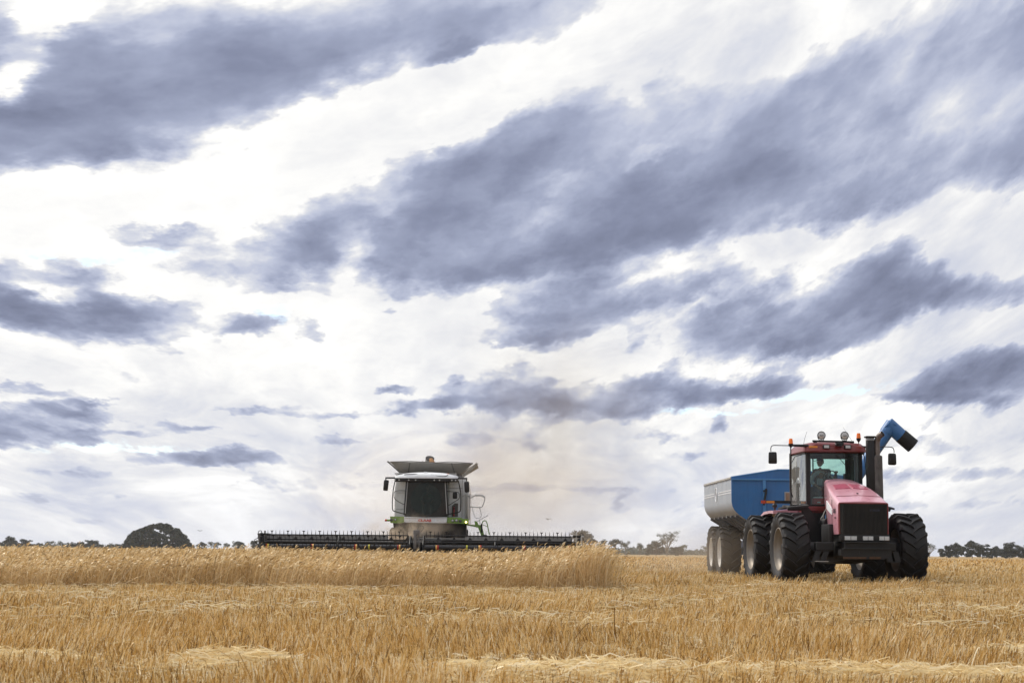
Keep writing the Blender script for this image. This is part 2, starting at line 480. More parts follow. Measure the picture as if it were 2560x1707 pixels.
# one ground sheet reaching the horizon, finer where it is near
ys = np.concatenate([np.arange(-20, 10, 1.0), np.arange(10, 19, .12), np.arange(19, 60, 1.0), np.arange(60, 200, 10.0), [260, 400, 700, 1200, 2200, 4200]])
xs_ = np.concatenate([[-3500, -1200, -500, -220, -110], np.arange(-60, -9, 1.5), np.arange(-9, 9, .25), np.arange(9, 61, 1.5), [110, 220, 500, 1200, 3500]])
def gz(x, y):
    """gentle lie of the land near the camera"""
    w = np.clip((75 - y) / 60, 0, 1) * np.clip((60 - np.abs(x)) / 20, 0, 1)
    q = y + .5 * np.sin(x * .35) + .3 * np.sin(x * .9 + 2)
    m = .05 * np.exp(-((q - 11.6) / .28) ** 2) * np.clip((x + 1.0) * 1.2, 0, 1) + .09 * np.exp(-((y - 12.2) / .3) ** 2 - ((x + 1.9) / .42) ** 2) + .05 * np.exp(-((q - 12.0) / .3) ** 2) * np.clip(-x - 2.6, 0, 1) + .06 * np.exp(-((q - 15.0) / .4) ** 2) * np.clip(x - 3.6, 0, 1)
    return m * (.75 + .35 * np.sin(x * 2.7) * np.sin(x * 1.1 + 1)) + w * (0.028 * np.sin(x * .55 + 1.3) * np.cos(y * .42) + 0.02 * np.sin(x * .21 - y * .33))
GX, GY = np.meshgrid(xs_, ys)
GV = np.stack([GX, GY, gz(GX, GY)], -1).reshape(-1, 3)
nx_, ny_ = len(xs_), len(ys)
idx = np.arange(nx_ * ny_).reshape(ny_, nx_)
GF = np.stack([idx[:-1, :-1], idx[:-1, 1:], idx[1:, 1:], idx[1:, :-1]], -1).reshape(-1, 4)

def fast_mesh(name, V, F, mat, tint=None, kind=None, label=None, smooth=False):
    me = bpy.data.meshes.new(name)
    me.vertices.add(len(V)); me.vertices.foreach_set('co', V.astype(np.float32).ravel())
    me.loops.add(F.size); me.loops.foreach_set('vertex_index', F.astype(np.int32).ravel())
    me.polygons.add(len(F))
    me.polygons.foreach_set('loop_start', np.arange(0, F.size, F.shape[1], dtype=np.int32))
    me.polygons.foreach_set('loop_total', np.full(len(F), F.shape[1], dtype=np.int32))
    me.update(calc_edges=True)
    if tint is not None:
        a = me.attributes.new('tint', 'FLOAT', 'POINT'); a.data.foreach_set('value', tint.astype(np.float32))
    if smooth: me.shade_smooth()
    me.materials.append(mat)
    o = bpy.data.objects.new(name, me); COL.objects.link(o)
    if kind: o['kind'] = kind
    if label: o['label'] = label
    return o

fast_mesh('ground', GV, GF, ground_mat(), kind='structure', label='flat field of soil and chopped straw reaching the horizon')

def straw_mat(name, stops, gloss=0.06, tl_=0.42):
    m = bpy.data.materials.new(name); m.use_nodes = True
    t = m.node_tree; t.nodes.clear(); n = NT(t)
    at = n.n('ShaderNodeAttribute'); at.attribute_name = 'tint'
    co = n.n('ShaderNodeTexCoord').outputs['Object']
    patch = n.math('MULTIPLY', n.math('SUBTRACT', n.noise(co, 0.35, 4, .6), .5), .55)
    f = n.math('ADD', at.outputs['Fac'], patch)
    c = n.ramp(f, stops)
    df = n.n('ShaderNodeBsdfDiffuse'); n.put(df.inputs[0], c)
    tl = n.n('ShaderNodeBsdfTranslucent'); n.put(tl.inputs[0], c)
    gl = n.n('ShaderNodeBsdfGlossy'); gl.inputs['Roughness'].default_value = 0.35; gl.inputs[0].default_value = (1, .93, .8, 1)
    a = n.n('ShaderNodeMixShader'); a.inputs[0].default_value = tl_
    t.links.new(df.outputs[0], a.inputs[1]); t.links.new(tl.outputs[0], a.inputs[2])
    b = n.n('ShaderNodeMixShader'); b.inputs[0].default_value = gloss
    t.links.new(a.outputs[0], b.inputs[1]); t.links.new(gl.outputs[0], b.inputs[2])
    o = n.n('ShaderNodeOutputMaterial'); t.links.new(b.outputs[0], o.inputs[0])
    return m

STUB = straw_mat('stubble_straw', [(0.0, srgb(92, 66, 32)), (0.3, srgb(196, 150, 78)), (0.6, srgb(230, 194, 126)), (1.0, srgb(252, 240, 206))], .035, .30)
LOOSE = straw_mat('loose_straw', [(0.0, srgb(160, 126, 74)), (0.3, srgb(226, 198, 142)), (0.6, srgb(248, 230, 184)), (1.0, srgb(254, 246, 222))], .035)
WHEAT = straw_mat('ripe_wheat', [(0.0, srgb(130, 102, 60)), (0.35, srgb(198, 164, 110)), (0.65, srgb(224, 194, 142)), (1.0, srgb(248, 232, 194))], .05)

def ribbons(P, width, tint):
    """P: (n, k, 3) centre lines -> ribbons (V, F, T); width (n, k)"""
    n, k, _ = P.shape
    d = P[:, -1] - P[:, 0]
    a = rng.uniform(0, 2 * np.pi, n)
    r = np.stack([np.cos(a), np.sin(a), rng.uniform(-.3, .3, n)], -1)
    s = np.cross(d, r); s /= (np.linalg.norm(s, axis=1, keepdims=True) + 1e-9)
    off = s[:, None, :] * (width[..., None] * .5)
    V = np.stack([P - off, P + off], 2).reshape(-1, 3)          # n*k*2
    base = (np.arange(n) * k * 2)[:, None] + (np.arange(k - 1) * 2)[None, :]
    F = np.stack([base, base + 1, base + 3, base + 2], -1).reshape(-1, 4)
    return V, F, np.repeat(tint, k * 2)

def join(parts):
    V, F, T = [], [], []; o = 0
    for v, f, t in parts:
        V.append(v); F.append(f + o); T.append(t); o += len(v)
    return np.concatenate(V), np.concatenate(F), np.concatenate(T)

def patchy(x, y):
    return .5 + .25 * np.sin(x * .9 + np.sin(y * .5) * 2) + .25 * np.sin(y * .8 + np.sin(x * .4) * 2)

def scatter(n, y0, y1, side=1.5, power=1.0, x0=None, x1=None):
    y = y0 + (y1 - y0) * rng.random(n) ** power
    hw = 0.335 * y + side
    x = rng.uniform(-1, 1, n) * hw
    if x0 is not None: x = rng.uniform(x0, x1, n)
    return x, y

WX, WY = 2.02, 38.8                                              # corner of the standing crop
def in_crop(x, y):
    edge = WY + .6 * np.sin(x * .7) + .4 * np.sin(x * 2.1 + 1) + .2 * np.sin(x * 6.3)
    return (x < WX + .022 * (y - 39) + .12 * np.sin(y * 2)) & (y > edge)
def clump(x, y, s=1.0):
    return (np.sin(x * 2.3 * s + 1.7 * np.sin(y * 1.1 * s)) * np.cos(y * 1.9 * s + 1.3 * np.sin(x * .9 * s)) + 1) / 2
def band(x, y):
    """rows where chopped straw was left"""
    q = y + .5 * np.sin(x * .35) + .3 * np.sin(x * .9 + 2)
    return np.exp(-((q - 11.6) / .46) ** 2) * np.clip((x + 1.2) * 1.2, 0, 1) + 1.2 * np.exp(-((y - 12.2) / .35) ** 2 - ((x + 1.9) / .5) ** 2) + .75 * np.exp(-((q - 11.8) / .42) ** 2) * np.clip(-x - 2.4, 0, 1) \
        + .9 * np.exp(-((q - 15.0) / .45) ** 2) * np.clip(x - 3.5, 0, 1) + (.05 * np.exp(-((q - 21.5) / 1.1) ** 2) + .06 * np.exp(-((q - 29) / 1.6) ** 2) + .06 * np.exp(-((q - 36) / 2.0) ** 2)) * patchy(x, y)

def stubble(n, y0, y1, w, h, side=1.5, power=1.0, x0=None, x1=None, lean=.25):
    x, y = scatter(n, y0, y1, side, power, x0, x1)
    rowx = np.round(x / .24) * .24 + rng.normal(0, .035, n) if y1 < 30 else x      # drilled rows
    mixr = rng.random(n) < .55
    x = np.where(mixr, rowx, x)
    c = clump(x, y, .8)
    keep = ~in_crop(x, y) & (rng.random(n) < .30 + .70 * c)
    x, y, c = x[keep], y[keep], c[keep]; n = len(x)
    hh = h * rng.uniform(.35, 1.15, n) * (.55 + .75 * c) * np.where(rng.random(n) < .004, 1.5, 1) * (1 - .35 * np.clip(band(x, y), 0, 1)) * np.where(x < WX + .5, 1 - .5 * np.exp(-((y - 38.4) / 2.2) ** 2), 1)
    ph = np.sin(x * .7 + 1.5 * np.sin(y * .31)) * .35
    la = rng.normal(lean, .25, n) + ph * .4; lb = rng.normal(0, .24, n)
    z = gz(x, y)
    p0 = np.stack([x, y, z - .01], -1)
    p1 = p0 + np.stack([la * hh * .5, lb * hh * .5, hh * .55], -1)
    p2 = p1 + np.stack([la * hh * .48, lb * hh * .45, hh * .45], -1)
    P = np.stack([p0, p1, p2], 1)
    ww = w * rng.uniform(.6, 1.3, n)
    width = np.stack([ww, ww, ww * .7], 1)
    t = np.clip(rng.normal(.43, .30, n) + .12 * (c - .5), .10, 1)
    return ribbons(P, width, t)

def lying(n, y0, y1, w, ln, zb, side=1.5, x0=None, x1=None, bandw=.8, power=1.0, zr=.1):
    x, y = scatter(n * 2, y0, y1, side, power, x0, x1)
    bd = np.clip(band(x, y), 0, 1)
    pt = np.clip(patchy(x * 1.6, y * .8) * 2.2 - .7, 0, 1) * (.3 + .7 * patchy(x * 4 + 3, y * 2.1))
    keep = ~in_crop(x, y) & (rng.random(len(x)) < (1 - bandw) * 1.6 * pt + bandw * bd + .02)
    x, y, bd = x[keep][:n], y[keep][:n], bd[keep][:n]; n = len(x)
    a = rng.uniform(0, 2 * np.pi, n); l = ln * rng.uniform(.35, 1.2, n)
    z = gz(x, y) + zb * rng.uniform(.1, 1.0, n) + bd * zr * rng.uniform(.2, 1, n)
    tz = rng.normal(.05, .28, n)
    d = np.stack([np.cos(a) * 1.25, np.sin(a) * .75, tz], -1) * l[:, None] * .5
    c_ = np.stack([x, y, z], -1)
    bend = np.stack([rng.normal(0, .12, n), rng.normal(0, .12, n), rng.normal(.06, .08, n)], -1) * l[:, None]
    P = np.stack([c_ - d, c_ + bend, c_ + d], 1)
    P[:, :, 2] = np.maximum(P[:, :, 2], .005)
    ww = w * rng.uniform(.6, 1.4, n)
    return ribbons(P, np.stack([ww, ww, ww * .8], 1), np.clip(rng.normal(.55, .22, n), 0, 1))

st = join([stubble(150000, 9.9, 20, .0060, .17, 1.2, lean=.08), stubble(290000, 20, 46, .0085, .17, 1.5, lean=.10),
           stubble(120000, 44, 75, .013, .25, x0=2.6, x1=30), stubble(110000, 75, 170, .035, .26, x0=2.6, x1=68, power=1.3),
           stubble(60000, 120, 420, .10, .30, x0=-5, x1=170, power=1.3), stubble(14000, 48, 75, .02, .24, x0=30, x1=60)])
ly = join([lying(95000, 9.9, 18.5, .0068, .20, .035, 1.2, zr=.08, bandw=.90), lying(62000, 18, 46, .0090, .22, .15, 1.3, bandw=.86),
           lying(5000, 44, 80, .013, .36, .2, x0=2.6, x1=34, bandw=.2), lying(5000, 80, 160, .03, .5, .2, x0=2.6, x1=62, bandw=.2)])
fast_mesh('loose_straw', *ly[:2], LOOSE, ly[2], 'stuff', 'pale chopped straw lying in rows over the stubble')

def wheat(x, y, h, w, spread=.10, bow=1.0, hw=.013, hl=.10, az_sd=.9, fallen=None):
    n = len(x)
    phi = rng.normal(0.0, az_sd, n)                              # most ears nod to the right
    gust = .5 + .5 * np.sin(x * 1.3 + 1.2 * np.sin(y * .9) + 2)
    th0 = np.abs(rng.normal(.05 + .16 * gust, spread * 1.3, n)) * bow
    th1 = th0 + np.abs(rng.normal(.30, .2, n)) * bow
    if fallen is not None:
        th0 = th0 + fallen * rng.uniform(.3, 1.1, n); th1 = th1 + fallen * .5
    L = h * np.clip(rng.normal(.96, .09, n), .6, 1.2) * (1 + .05 * np.sin(x * 3.7 + np.sin(y * 2.3) * 2))
    ks = 4
    P = [np.stack([x, y, gz(x, y) - .02], -1)]
    wd = [np.full(n, w)]
    for k in range(ks):
        s = (k + .5) / ks
        th = th0 + (th1 - th0) * s ** 2
        step = L / ks
        d = np.stack([np.sin(th) * np.cos(phi), np.sin(th) * np.sin(phi), np.cos(th)], -1)
        P.append(P[-1] + d * step[:, None]); wd.append(np.full(n, w * (1 - .25 * s)))
    nod = rng.uniform(.6, 2.1, n) * np.clip(bow, .5, 1)
    for k, ww in enumerate((hw, hw * 1.05, hw * .3)):
        th = th1 + nod * (k + 1) / 3
        d = np.stack([np.sin(th) * np.cos(phi), np.sin(th) * np.sin(phi), np.cos(th)], -1)
        P.append(P[-1] + d * (hl * rng.uniform(.8, 1.2, n) * .36)[:, None]); wd.append(np.full(n, ww))
    P = np.stack(P, 1); P[:, 1:, 2] = np.maximum(P[:, 1:, 2], .01)
    return ribbons(P, np.stack(wd, 1) * rng.uniform(.8, 1.25, n)[:, None], np.clip(rng.normal(.5, .26, n), 0, 1))

def face(x, y):
    return .70 + .30 * np.clip((y - WY) / 4.5, 0, 1) ** .8 + .30 * np.exp(-((x - 1.75) / .8) ** 2) * np.clip(1 - (y - WY) / 4.5, 0, 1)
def crop_points(n, x0, x1, y0, y1):
    x = rng.uniform(x0, x1, n); y = rng.uniform(y0, y1, n)
    k = in_crop(x + rng.normal(0, .22, n) * (rng.random(n) < .6), y + rng.normal(0, .5, n) * (rng.random(n) < .5)); return x[k], y[k]
def htop(x, y):
    return .765 + .035 * np.sin(x * .8 + .5) + .03 * np.sin(x * 2.1 + y) + .02 * np.sin(y * .7) + .12 * np.exp(-((x - 1.9) / .7) ** 2)
ws = []
for (n, a, b_, c_, d_, w_, hw_, kw) in [
        (40000, -22, 3.2, 38.0, 43, .0080, .024, dict(hl=.12)), (38000, -25, 3.2, 43, 51, .0085, .024, dict(hl=.12)), (42000, -28, 3.4, 51, 73.0, .011, .028, {}),
        (4000, .6, 3.2, 38.4, 44, .0075, .022, dict(spread=.05, hl=.12)), (20000, -38, -11.2, 66, 110, .02, .045, dict(hl=.14)),
        (26000, -75, -11.2, 105, 260, .05, .10, dict(hl=.2)), (16000, -160, -11.2, 240, 600, .1, .2, dict(hl=.3))]:
    x, y = crop_points(n, a, b_, c_, d_)
    if a <= -26 and d_ <= 73: pass
    ws.append(wheat(x, y, htop(x, y) * face(x, y), w_, hw=hw_, **kw))
x, y = crop_points(1200, .2, 3.0, 38.4, 43)                    # a few taller upright stalks at the corner
ws.append(wheat(x, y, rng.uniform(.55, .98, len(x)), .0075, hw=.022, hl=.12, spread=.04, bow=.7))
x, y = crop_points(9000, -22, 3.2, 38.0, 39.8)                  # trampled, leaning stalks along the cut edge
ws.append(wheat(x, y, rng.uniform(.3, .8, len(x)), .0085, hw=.012, fallen=.95, az_sd=1.6))
wv = join(ws)
x, y = scatter(420, 11.5, 38, 1.0); k_ = ~in_crop(x, y)          # missed stalks standing in the stubble
odd = wheat(x[k_], y[k_], rng.uniform(.20, .33, k_.sum()), .008, hw=.010, hl=.05, spread=.35, az_sd=2.5)
st = join([st, odd])
fast_mesh('standing_wheat', *wv[:2], WHEAT, wv[2], 'stuff', 'ripe standing wheat with nodding ears left of the cut stubble')
fast_mesh('stubble', *st[:2], STUB, st[2], 'stuff', 'golden cut stubble covering the field')

# ------------------------------------------------------------------ trees on the horizon
LEAF = material('gum_leaves', (0.028, 0.036, 0.020), rough=.8, var=.35, vscale=.35)
LEAF_GREY = material('grey_leaves', (0.085, 0.10, 0.065), rough=.8, var=.3, vscale=.35)
BARK = material('bark', (0.11, 0.085, 0.065), rough=.9, var=.3, vscale=1.5)
BARK_PALE = material('pale_bark', (0.22, 0.19, 0.15), rough=.9, var=.3, vscale=1.5)

def leaf_clumps(centres, radii, n, size, seed, flat=.7):
    r = np.random.default_rng(seed)
    C_ = np.asarray(centres, float); Rr = np.asarray(radii, float)
    wgt = Rr ** 2; wgt /= wgt.sum()
    i = r.choice(len(C_), n, p=wgt)
    u = r.normal(size=(n, 3)); u /= np.linalg.norm(u, axis=1, keepdims=True)
    p = C_[i] + u * (Rr[i] * r.random(n) ** .38)[:, None] * np.array([1, 1, flat])
    a = r.normal(size=(n, 3)); a /= np.linalg.norm(a, axis=1, keepdims=True)
    b = np.cross(a, r.normal(size=(n, 3))); b /= np.linalg.norm(b, axis=1, keepdims=True)
    s = size * r.uniform(.5, 1.3, n)[:, None]
    V = np.stack([p - a * s, p - b * s * .6, p + a * s, p + b * s * .6], 1).reshape(-1, 3)
    F = np.arange(n * 4).reshape(n, 4)
    return V, F

def tree(x, y, h, w, label, style='gum', seed=1, group='trees along the horizon', base=0.0, name='tree'):
    r = random.Random(seed)
    root = thing(name, label, 'tree', (x, y, base), group=group)
    tr = B(); cs, rs = [], []
    pale = style in ('bare', 'airy')
    if style == 'fig':          # broad dense dome down to the ground with many stems
        prof = lambda u: np.interp(u, [-.5, -.47, -.40, -.25, -.10, .04, .14, .26, .36, .44, .49, .5], [.18, .42, .72, .82, .95, 1.0, .97, .88, .74, .52, .30, .12])
        for k in range(380):
            u = r.uniform(-.49, .49); v = r.uniform(-.42, .42)
            top = h * float(prof(u)) * math.sqrt(max(.15, 1 - (v / .5) ** 2))
            rad = h * r.uniform(.07, .11)
            zz = top - rad * .8 if k < 120 else r.uniform(.08 * h, max(.1 * h, top - rad))
            if k >= 120 and u < .08 and .2 * h < zz and r.random() < .18: continue
            cs.append((u * w, v * w * .8, zz)); rs.append(rad)
        for k in range(16):
            a = k / 16 * 2 * math.pi + r.uniform(-.2, .2); q = r.uniform(.15, .9)
            tx, ty = math.cos(a) * w * .36 * q, math.sin(a) * w * .36 * q
            tr.tube([(tx * .55, ty * .55, -.3), (tx * .75, ty * .75, h * .3), (tx, ty, h * .62)], [.45, .3, .12], 6)
        dens, ls, leaf = 26000, .46, LEAF
    else:
        nb = {'gum': 7, 'airy': 8, 'bare': 13, 'bush': 6, 'pine': 6}[style]
        th = {'gum': .34, 'airy': .5, 'bare': .25, 'bush': .2, 'pine': .6}[style] * h
        tr.tube([(0, 0, -.3), (r.uniform(-.02, .02) * h, 0, th * .5), (r.uniform(-.04, .04) * h, 0, th)], [h * .03, h * .024, h * .018], 7)
        for k in range(nb):
            a = k / nb * 2 * math.pi + r.uniform(-.5, .5); q = r.uniform(.35, 1)
            ex, ey = math.cos(a) * q * w * .4, math.sin(a) * q * w * .4
            ez = h * (r.uniform(.62, .9) if q < .75 else r.uniform(.5, .76))
            tr.tube([(0, 0, th * r.uniform(.5, .95)), (ex * .45, ey * .45, (th + ez) * .5), (ex, ey, ez)], [h * .016, h * .011, h * .004], 5)
            if style == 'bare':
                for j in range(5):
                    fx, fy, fz = ex + r.uniform(-.16, .16) * w, ey + r.uniform(-.16, .16) * w, ez + r.uniform(.02, .16) * h
                    tr.tube([(ex * .6, ey * .6, th + (ez - th) * .6), (fx, fy, fz)], [h * .007, h * .002], 4)
                    cs.append((fx, fy, fz)); rs.append(h * .085)
            else:
                cs.append((ex, ey, ez)); rs.append(h * r.uniform(.14, .22) * (1.25 if style == 'bush' else 1))
                for j in range(2):
                    cs.append((ex + r.uniform(-.14, .14) * w, ey + r.uniform(-.14, .14) * w, ez + r.uniform(-.12, .08) * h))
                    rs.append(h * r.uniform(.07, .13))
                if style == 'bush':
                    cs.append((ex, ey, h * r.uniform(.1, .4))); rs.append(h * r.uniform(.15, .2))
        cs.append((0, 0, h * .82)); rs.append(h * .17)
        if style in ('gum', 'bush'):
            for j in range(26):
                a = r.uniform(0, 2 * math.pi); q = r.random() ** .6
                cs.append((math.cos(a) * q * w * .42, math.sin(a) * q * w * .4, h * (r.uniform(.30, .80) if style == 'gum' else r.uniform(.18, .74)) * (1 - .3 * q * q)))
                rs.append(max(h * .12, w * .08) * r.uniform(.8, 1.3))
            for j in range(5): cs.append((r.uniform(-.3, .3) * w, r.uniform(-.3, .3) * w, h * r.uniform(.12, .45))); rs.append(h * r.uniform(.13, .2))
        dens = {'gum': 2600, 'airy': 650, 'bare': 1700, 'bush': 3800, 'pine': 700}[style]
        ls = {'gum': .045, 'airy': .04, 'bare': .018, 'bush': .05, 'pine': .045}[style] * h
        leaf = LEAF_GREY if pale else LEAF
        if style == 'gum' or style == 'bush':
            cs = [(c_[0] * 1.12, c_[1], c_[2] + r.uniform(-.05, .05) * h) for c_ in cs]
    tr.done('trunk', BARK_PALE if pale else BARK, root, smooth=60)
    V, F = leaf_clumps(cs, rs, dens, ls, seed + 11)
    V[:, 2] = np.maximum(V[:, 2], -.2)
    o = fast_mesh('crown', V, F, leaf); o.parent = root
    return root

def spot(px, D):
    """ground point at distance D under column px of the photograph"""
    d = ray(px, 1381 + .008 * (px - 1280)); return d.x / d.y * D, D

def T(px, D, hpx, wpx, label, style, seed, **kw):
    x, y = spot(px, D)
    h = hpx * D / FPX + .9; w = wpx * D / FPX
    return tree(x, y, h, w, label, style, seed, **kw)

T(394, 820, 68, 156, 'great dark round spreading tree standing alone on the left horizon', 'fig', 3, group='')
FAR_L = [
    (8, 950, 20, 60, 'dark bushy tree at the far left end of the treeline', 'bush', 21),
    (26, 980, 32, 34, 'open gum rising tallest beside the bush at the far left edge', 'gum', 22),
    (62, 1000, 24, 44, 'broad gum second from the left end of the treeline', 'gum', 23),
    (92, 1010, 14, 40, 'small low tree in the left treeline beside a broad gum', 'bush', 24),
    (125, 1000, 22, 38, 'lacy gum in the middle of the left treeline above a low bush', 'airy', 25),
    (152, 1000, 21, 34, 'thin topped gum right of the lacy gum in the left treeline', 'airy', 26),
    (180, 1000, 21, 40, 'gum with arching crown in the left treeline, left of the thickest bush', 'gum', 27),
    (204, 990, 18, 46, 'thickest dark bush in the left treeline', 'bush', 28),
    (230, 990, 26, 40, 'tall round gum just right of the thickest bush in the left treeline', 'gum', 29),
    (252, 1000, 13, 24, 'small dark tree between the tall round gum and a gap', 'bush', 30),
    (280, 1000, 18, 22, 'narrow airy tree standing in the gap left of the great round tree', 'airy', 31),
    (299, 1000, 14, 24, 'small dome shaped tree just left of the great round tree', 'bush', 32),
    (480, 1000, 14, 22, 'small pale tree just right of the great round tree', 'airy', 33),
    (503, 1000, 21, 24, 'dark oval tree second to the right of the great round tree', 'gum', 34),
    (528, 1050, 22, 22, 'pale open gum between the oval tree and its twin by a gap', 'airy', 35),
    (543, 1050, 22, 20, 'pale gum with a flat top right of the open gum', 'airy', 36),
    (566, 1060, 20, 16, 'thin tree standing alone in a gap left of the harvester front', 'airy', 37),
    (588, 1050, 24, 18, 'left tree of the pair near the left end of the harvester front', 'airy', 38),
    (600, 1040, 25, 22, 'darker right tree of the pair near the left end of the harvester front', 'gum', 39),
    (637, 1000, 26, 20, 'dark little tree touching the left end of the harvester front', 'gum', 40),
]
for a in FAR_L: T(*a)
FAR_M = [
    (1455, 800, 60, 66, 'big rounded gum hazy in dust behind the right end of the harvester front', 'gum', 51),
    (1504, 1000, 34, 26, 'leaning flat topped gum first right of the dusty round gum', 'pine', 52),
    (1538, 1000, 40, 34, 'taller flat topped gum with bare trunk right of the leaning one', 'pine', 53),
    (1564, 1000, 30, 26, 'ragged half bare gum in the middle of the central treeline', 'airy', 54),
    (1600, 1050, 26, 18, 'small spiky tree between the ragged gum and the great bare tree', 'airy', 55),
    (1640, 850, 32, 52, 'dark bushy tree against the left side of the great bare tree', 'bush', 56),
    (1668, 840, 52, 74, 'great half bare spreading tree left of the blue grain cart', 'bare', 57),
    (1690, 830, 20, 34, 'low round shrub at the foot of the great bare tree', 'bush', 58),
    (1708, 1050, 24, 30, 'faint grey tree just right of the great bare tree', 'airy', 59),
    (1764, 1100, 22, 26, 'faint thin tree beside the wheels of the blue grain cart', 'airy', 60),
]
for a in FAR_M: T(*a)
FAR_R = [
    (2324, 850, 30, 36, 'thin see-through tree just right of the tractor tyre', 'bare', 71),
    (2366, 800, 26, 40, 'dark bushy tree first in the right hand treeline', 'bush', 72),
    (2390, 800, 32, 30, 'slim gum beside a gap of sky in the right hand treeline', 'gum', 73),
    (2430, 780, 36, 62, 'widest and tallest dark tree of the right hand treeline', 'bush', 74),
    (2456, 790, 30, 34, 'dark gum merging into the right side of the widest tree', 'gum', 75),
    (2480, 800, 20, 36, 'low dark bush in the dip of the right hand treeline', 'bush', 76),
    (2492, 810, 26, 26, 'round topped slim gum in the dip of the right hand treeline', 'gum', 77),
    (2524, 790, 34, 44, 'wide gum with an open top, second from the right edge', 'gum', 78),
    (2520, 790, 22, 50, 'dense low bush under the wide open topped gum', 'bush', 79),
    (2556, 790, 28, 50, 'dark bush cut by the right edge of the picture', 'bush', 80),
]
for a in FAR_R: T(*a)
# the far wood that reads as one mass
cs, rs = [], []
rr_ = random.Random(5)
for k in range(230):
    px = rr_.uniform(1500, 1790) if k < 130 else rr_.uniform(-60, 300)
    D = rr_.uniform(1500, 1700) if px > 400 else rr_.uniform(1050, 1150); x, y = spot(px, D)
    hh = rr_.uniform(6, 10) * (.8 if px > 1700 else 1) * (.55 if px < 400 else 1)
    cs.append((x, y, hh * .35)); rs.append(hh * .5)
    cs.append((x + 3, y, 1.5)); rs.append(3.5)
V, F = leaf_clumps(cs, rs, 16000, .8, 99, flat=.8)
fast_mesh('far_wood', V, F, LEAF_GREY, kind='stuff', label='low band of distant woodland along the horizon')

# two birds over the field
def bird(px, py, D, span, label, seed):
    d = ray(px, py); s = D / d.y
    root = thing('bird', label, 'bird', (d.x * s, D, CAM_H + d.z * s), .5, group='birds over the field')
    b = B(); b.tube([(0, -.16 * span, 0), (0, -.08 * span, .01 * span), (0, .1 * span, 0), (0, .2 * span, 0)], [.015 * span, .05 * span, .045 * span, .02 * span], 8)
    m = material('bird_feathers', (0.07, 0.055, 0.05), rough=.7)
    b.done('body', m, root, smooth=60)
    for sgn in (-1, 1):
        w = B(); w.slab([(0, -.06 * span, .02 * span), (sgn * .26 * span, -.1 * span, .14 * span), (sgn * .5 * span, .04 * span, .10 * span), (sgn * .22 * span, .08 * span, .09 * span), (0, .07 * span, .02 * span)], .008 * span)
        w.done('wing', m, root)
    return root
bird(500, 1327, 120, .42, 'dark bird flying in the clear sky right of the great round tree', 1)
bird(1371, 1298, 90, .42, 'small bird in the dusty air between harvester and grain cart', 2)

# ------------------------------------------------------------------ shared vehicle materials
RUBBER = material('tyre_rubber', (0.009, 0.009, 0.010), rough=.6, var=.2, dust=.32, dustcol=(.09, .082, .075), bump=.25, bscale=40)
RUBBER_DUSTY = material('dusty_rubber', (0.013, 0.013, 0.014), rough=.8, var=.2, dust=.5, dustcol=(.085, .08, .075), bump=.25, bscale=40)
RIM = material('rim_silver', (0.30, 0.275, 0.24), rough=.45, metal=.35, var=.1, dust=.45, dustcol=(.36, .27, .18))
RIM_WHITE = material('rim_white', (0.72, 0.71, 0.68), rough=.5, dust=.3)
BLACK = material('black_paint', (0.008, 0.008, 0.009), rough=.5, var=.2, dust=.16, dustcol=(.08, .07, .055))
BLACKG = material('black_plastic', (0.008, 0.008, 0.009), rough=.42, var=.1, dust=.08, dustcol=(.1, .09, .07))
PINK = material('faded_red_paint', (0.72, 0.33, 0.40), rough=.25, var=.06, vscale=1.5, coat=1.0, dust=.25, dustcol=(.66, .42, .44))
RED = material('red_paint', (0.20, 0.020, 0.020), rough=.38, var=.1, coat=.3, dust=.15, dustcol=(.3, .2, .14))
HOODBAND = material('hood_panel_red', (0.50, 0.11, 0.17), rough=.3, var=.05, coat=.5)
STEEL = material('exhaust_steel', (0.13, 0.12, 0.11), rough=.55, metal=.4, var=.3, streak=.5)
LENS = material('lamp_lens', (0.62, 0.62, 0.60), rough=.12, metal=.3, var=.15, vscale=40)
LENS_DARK = material('lamp_reflector', (0.30, 0.30, 0.29), rough=.2, metal=.6, var=.4, vscale=25)
AMBER = material('amber_lens', (0.85, 0.19, 0.02), rough=.25, var=.1, emit=((1, .22, .03), .12))
ORANGE = material('orange_lens', (0.75, 0.28, 0.03), rough=.3, var=.1)
REDLENS = material('red_lens', (0.55, 0.06, 0.02), rough=.3, var=.1)
BLUE = material('blue_paint', (0.035, 0.165, 0.42), rough=.36, var=.10, vscale=1.2, coat=.25, dust=.22, dustcol=(.16, .19, .24), streak=.25)
BLUE_LT = material('blue_paint_edge', (0.09, 0.27, 0.55), rough=.35, var=.08)
ZINC = material('silver_panel', (0.43, 0.475, 0.53), rough=.42, metal=.1, var=.05, vscale=1.0, dust=.06, dustcol=(.36, .37, .38), streak=.12)
WHITE = material('white_paint', (0.84, 0.86, 0.88), rough=.35, var=.05, coat=.3, dust=.25, dustcol=(.62, .60, .54), streak=.15)
GREEN = material('green_paint', (0.16, 0.31, 0.03), rough=.35, var=.08, coat=.3, dust=.3, dustcol=(.36, .36, .22))
GREYP = material('grey_plastic', (0.10, 0.10, 0.10), rough=.5, var=.15, dust=.4, dustcol=(.22, .19, .15))
TANK = material('tank_extension_panel', (0.27, 0.26, 0.24), rough=.5, var=.12, vscale=2, dust=.6, dustcol=(.22, .19, .15), streak=.3)
PALEMETAL = material('pale_metal', (0.5, 0.5, 0.49), rough=.35, metal=.6, var=.1)
GRAIN = material('grain', (0.45, 0.24, 0.11), rough=.9, var=.3, vscale=60)
SKIN = material('skin', (0.36, 0.20, 0.14), rough=.55, var=.08)
SHIRT = material('pale_shirt', (0.50, 0.54, 0.60), rough=.85, var=.06)
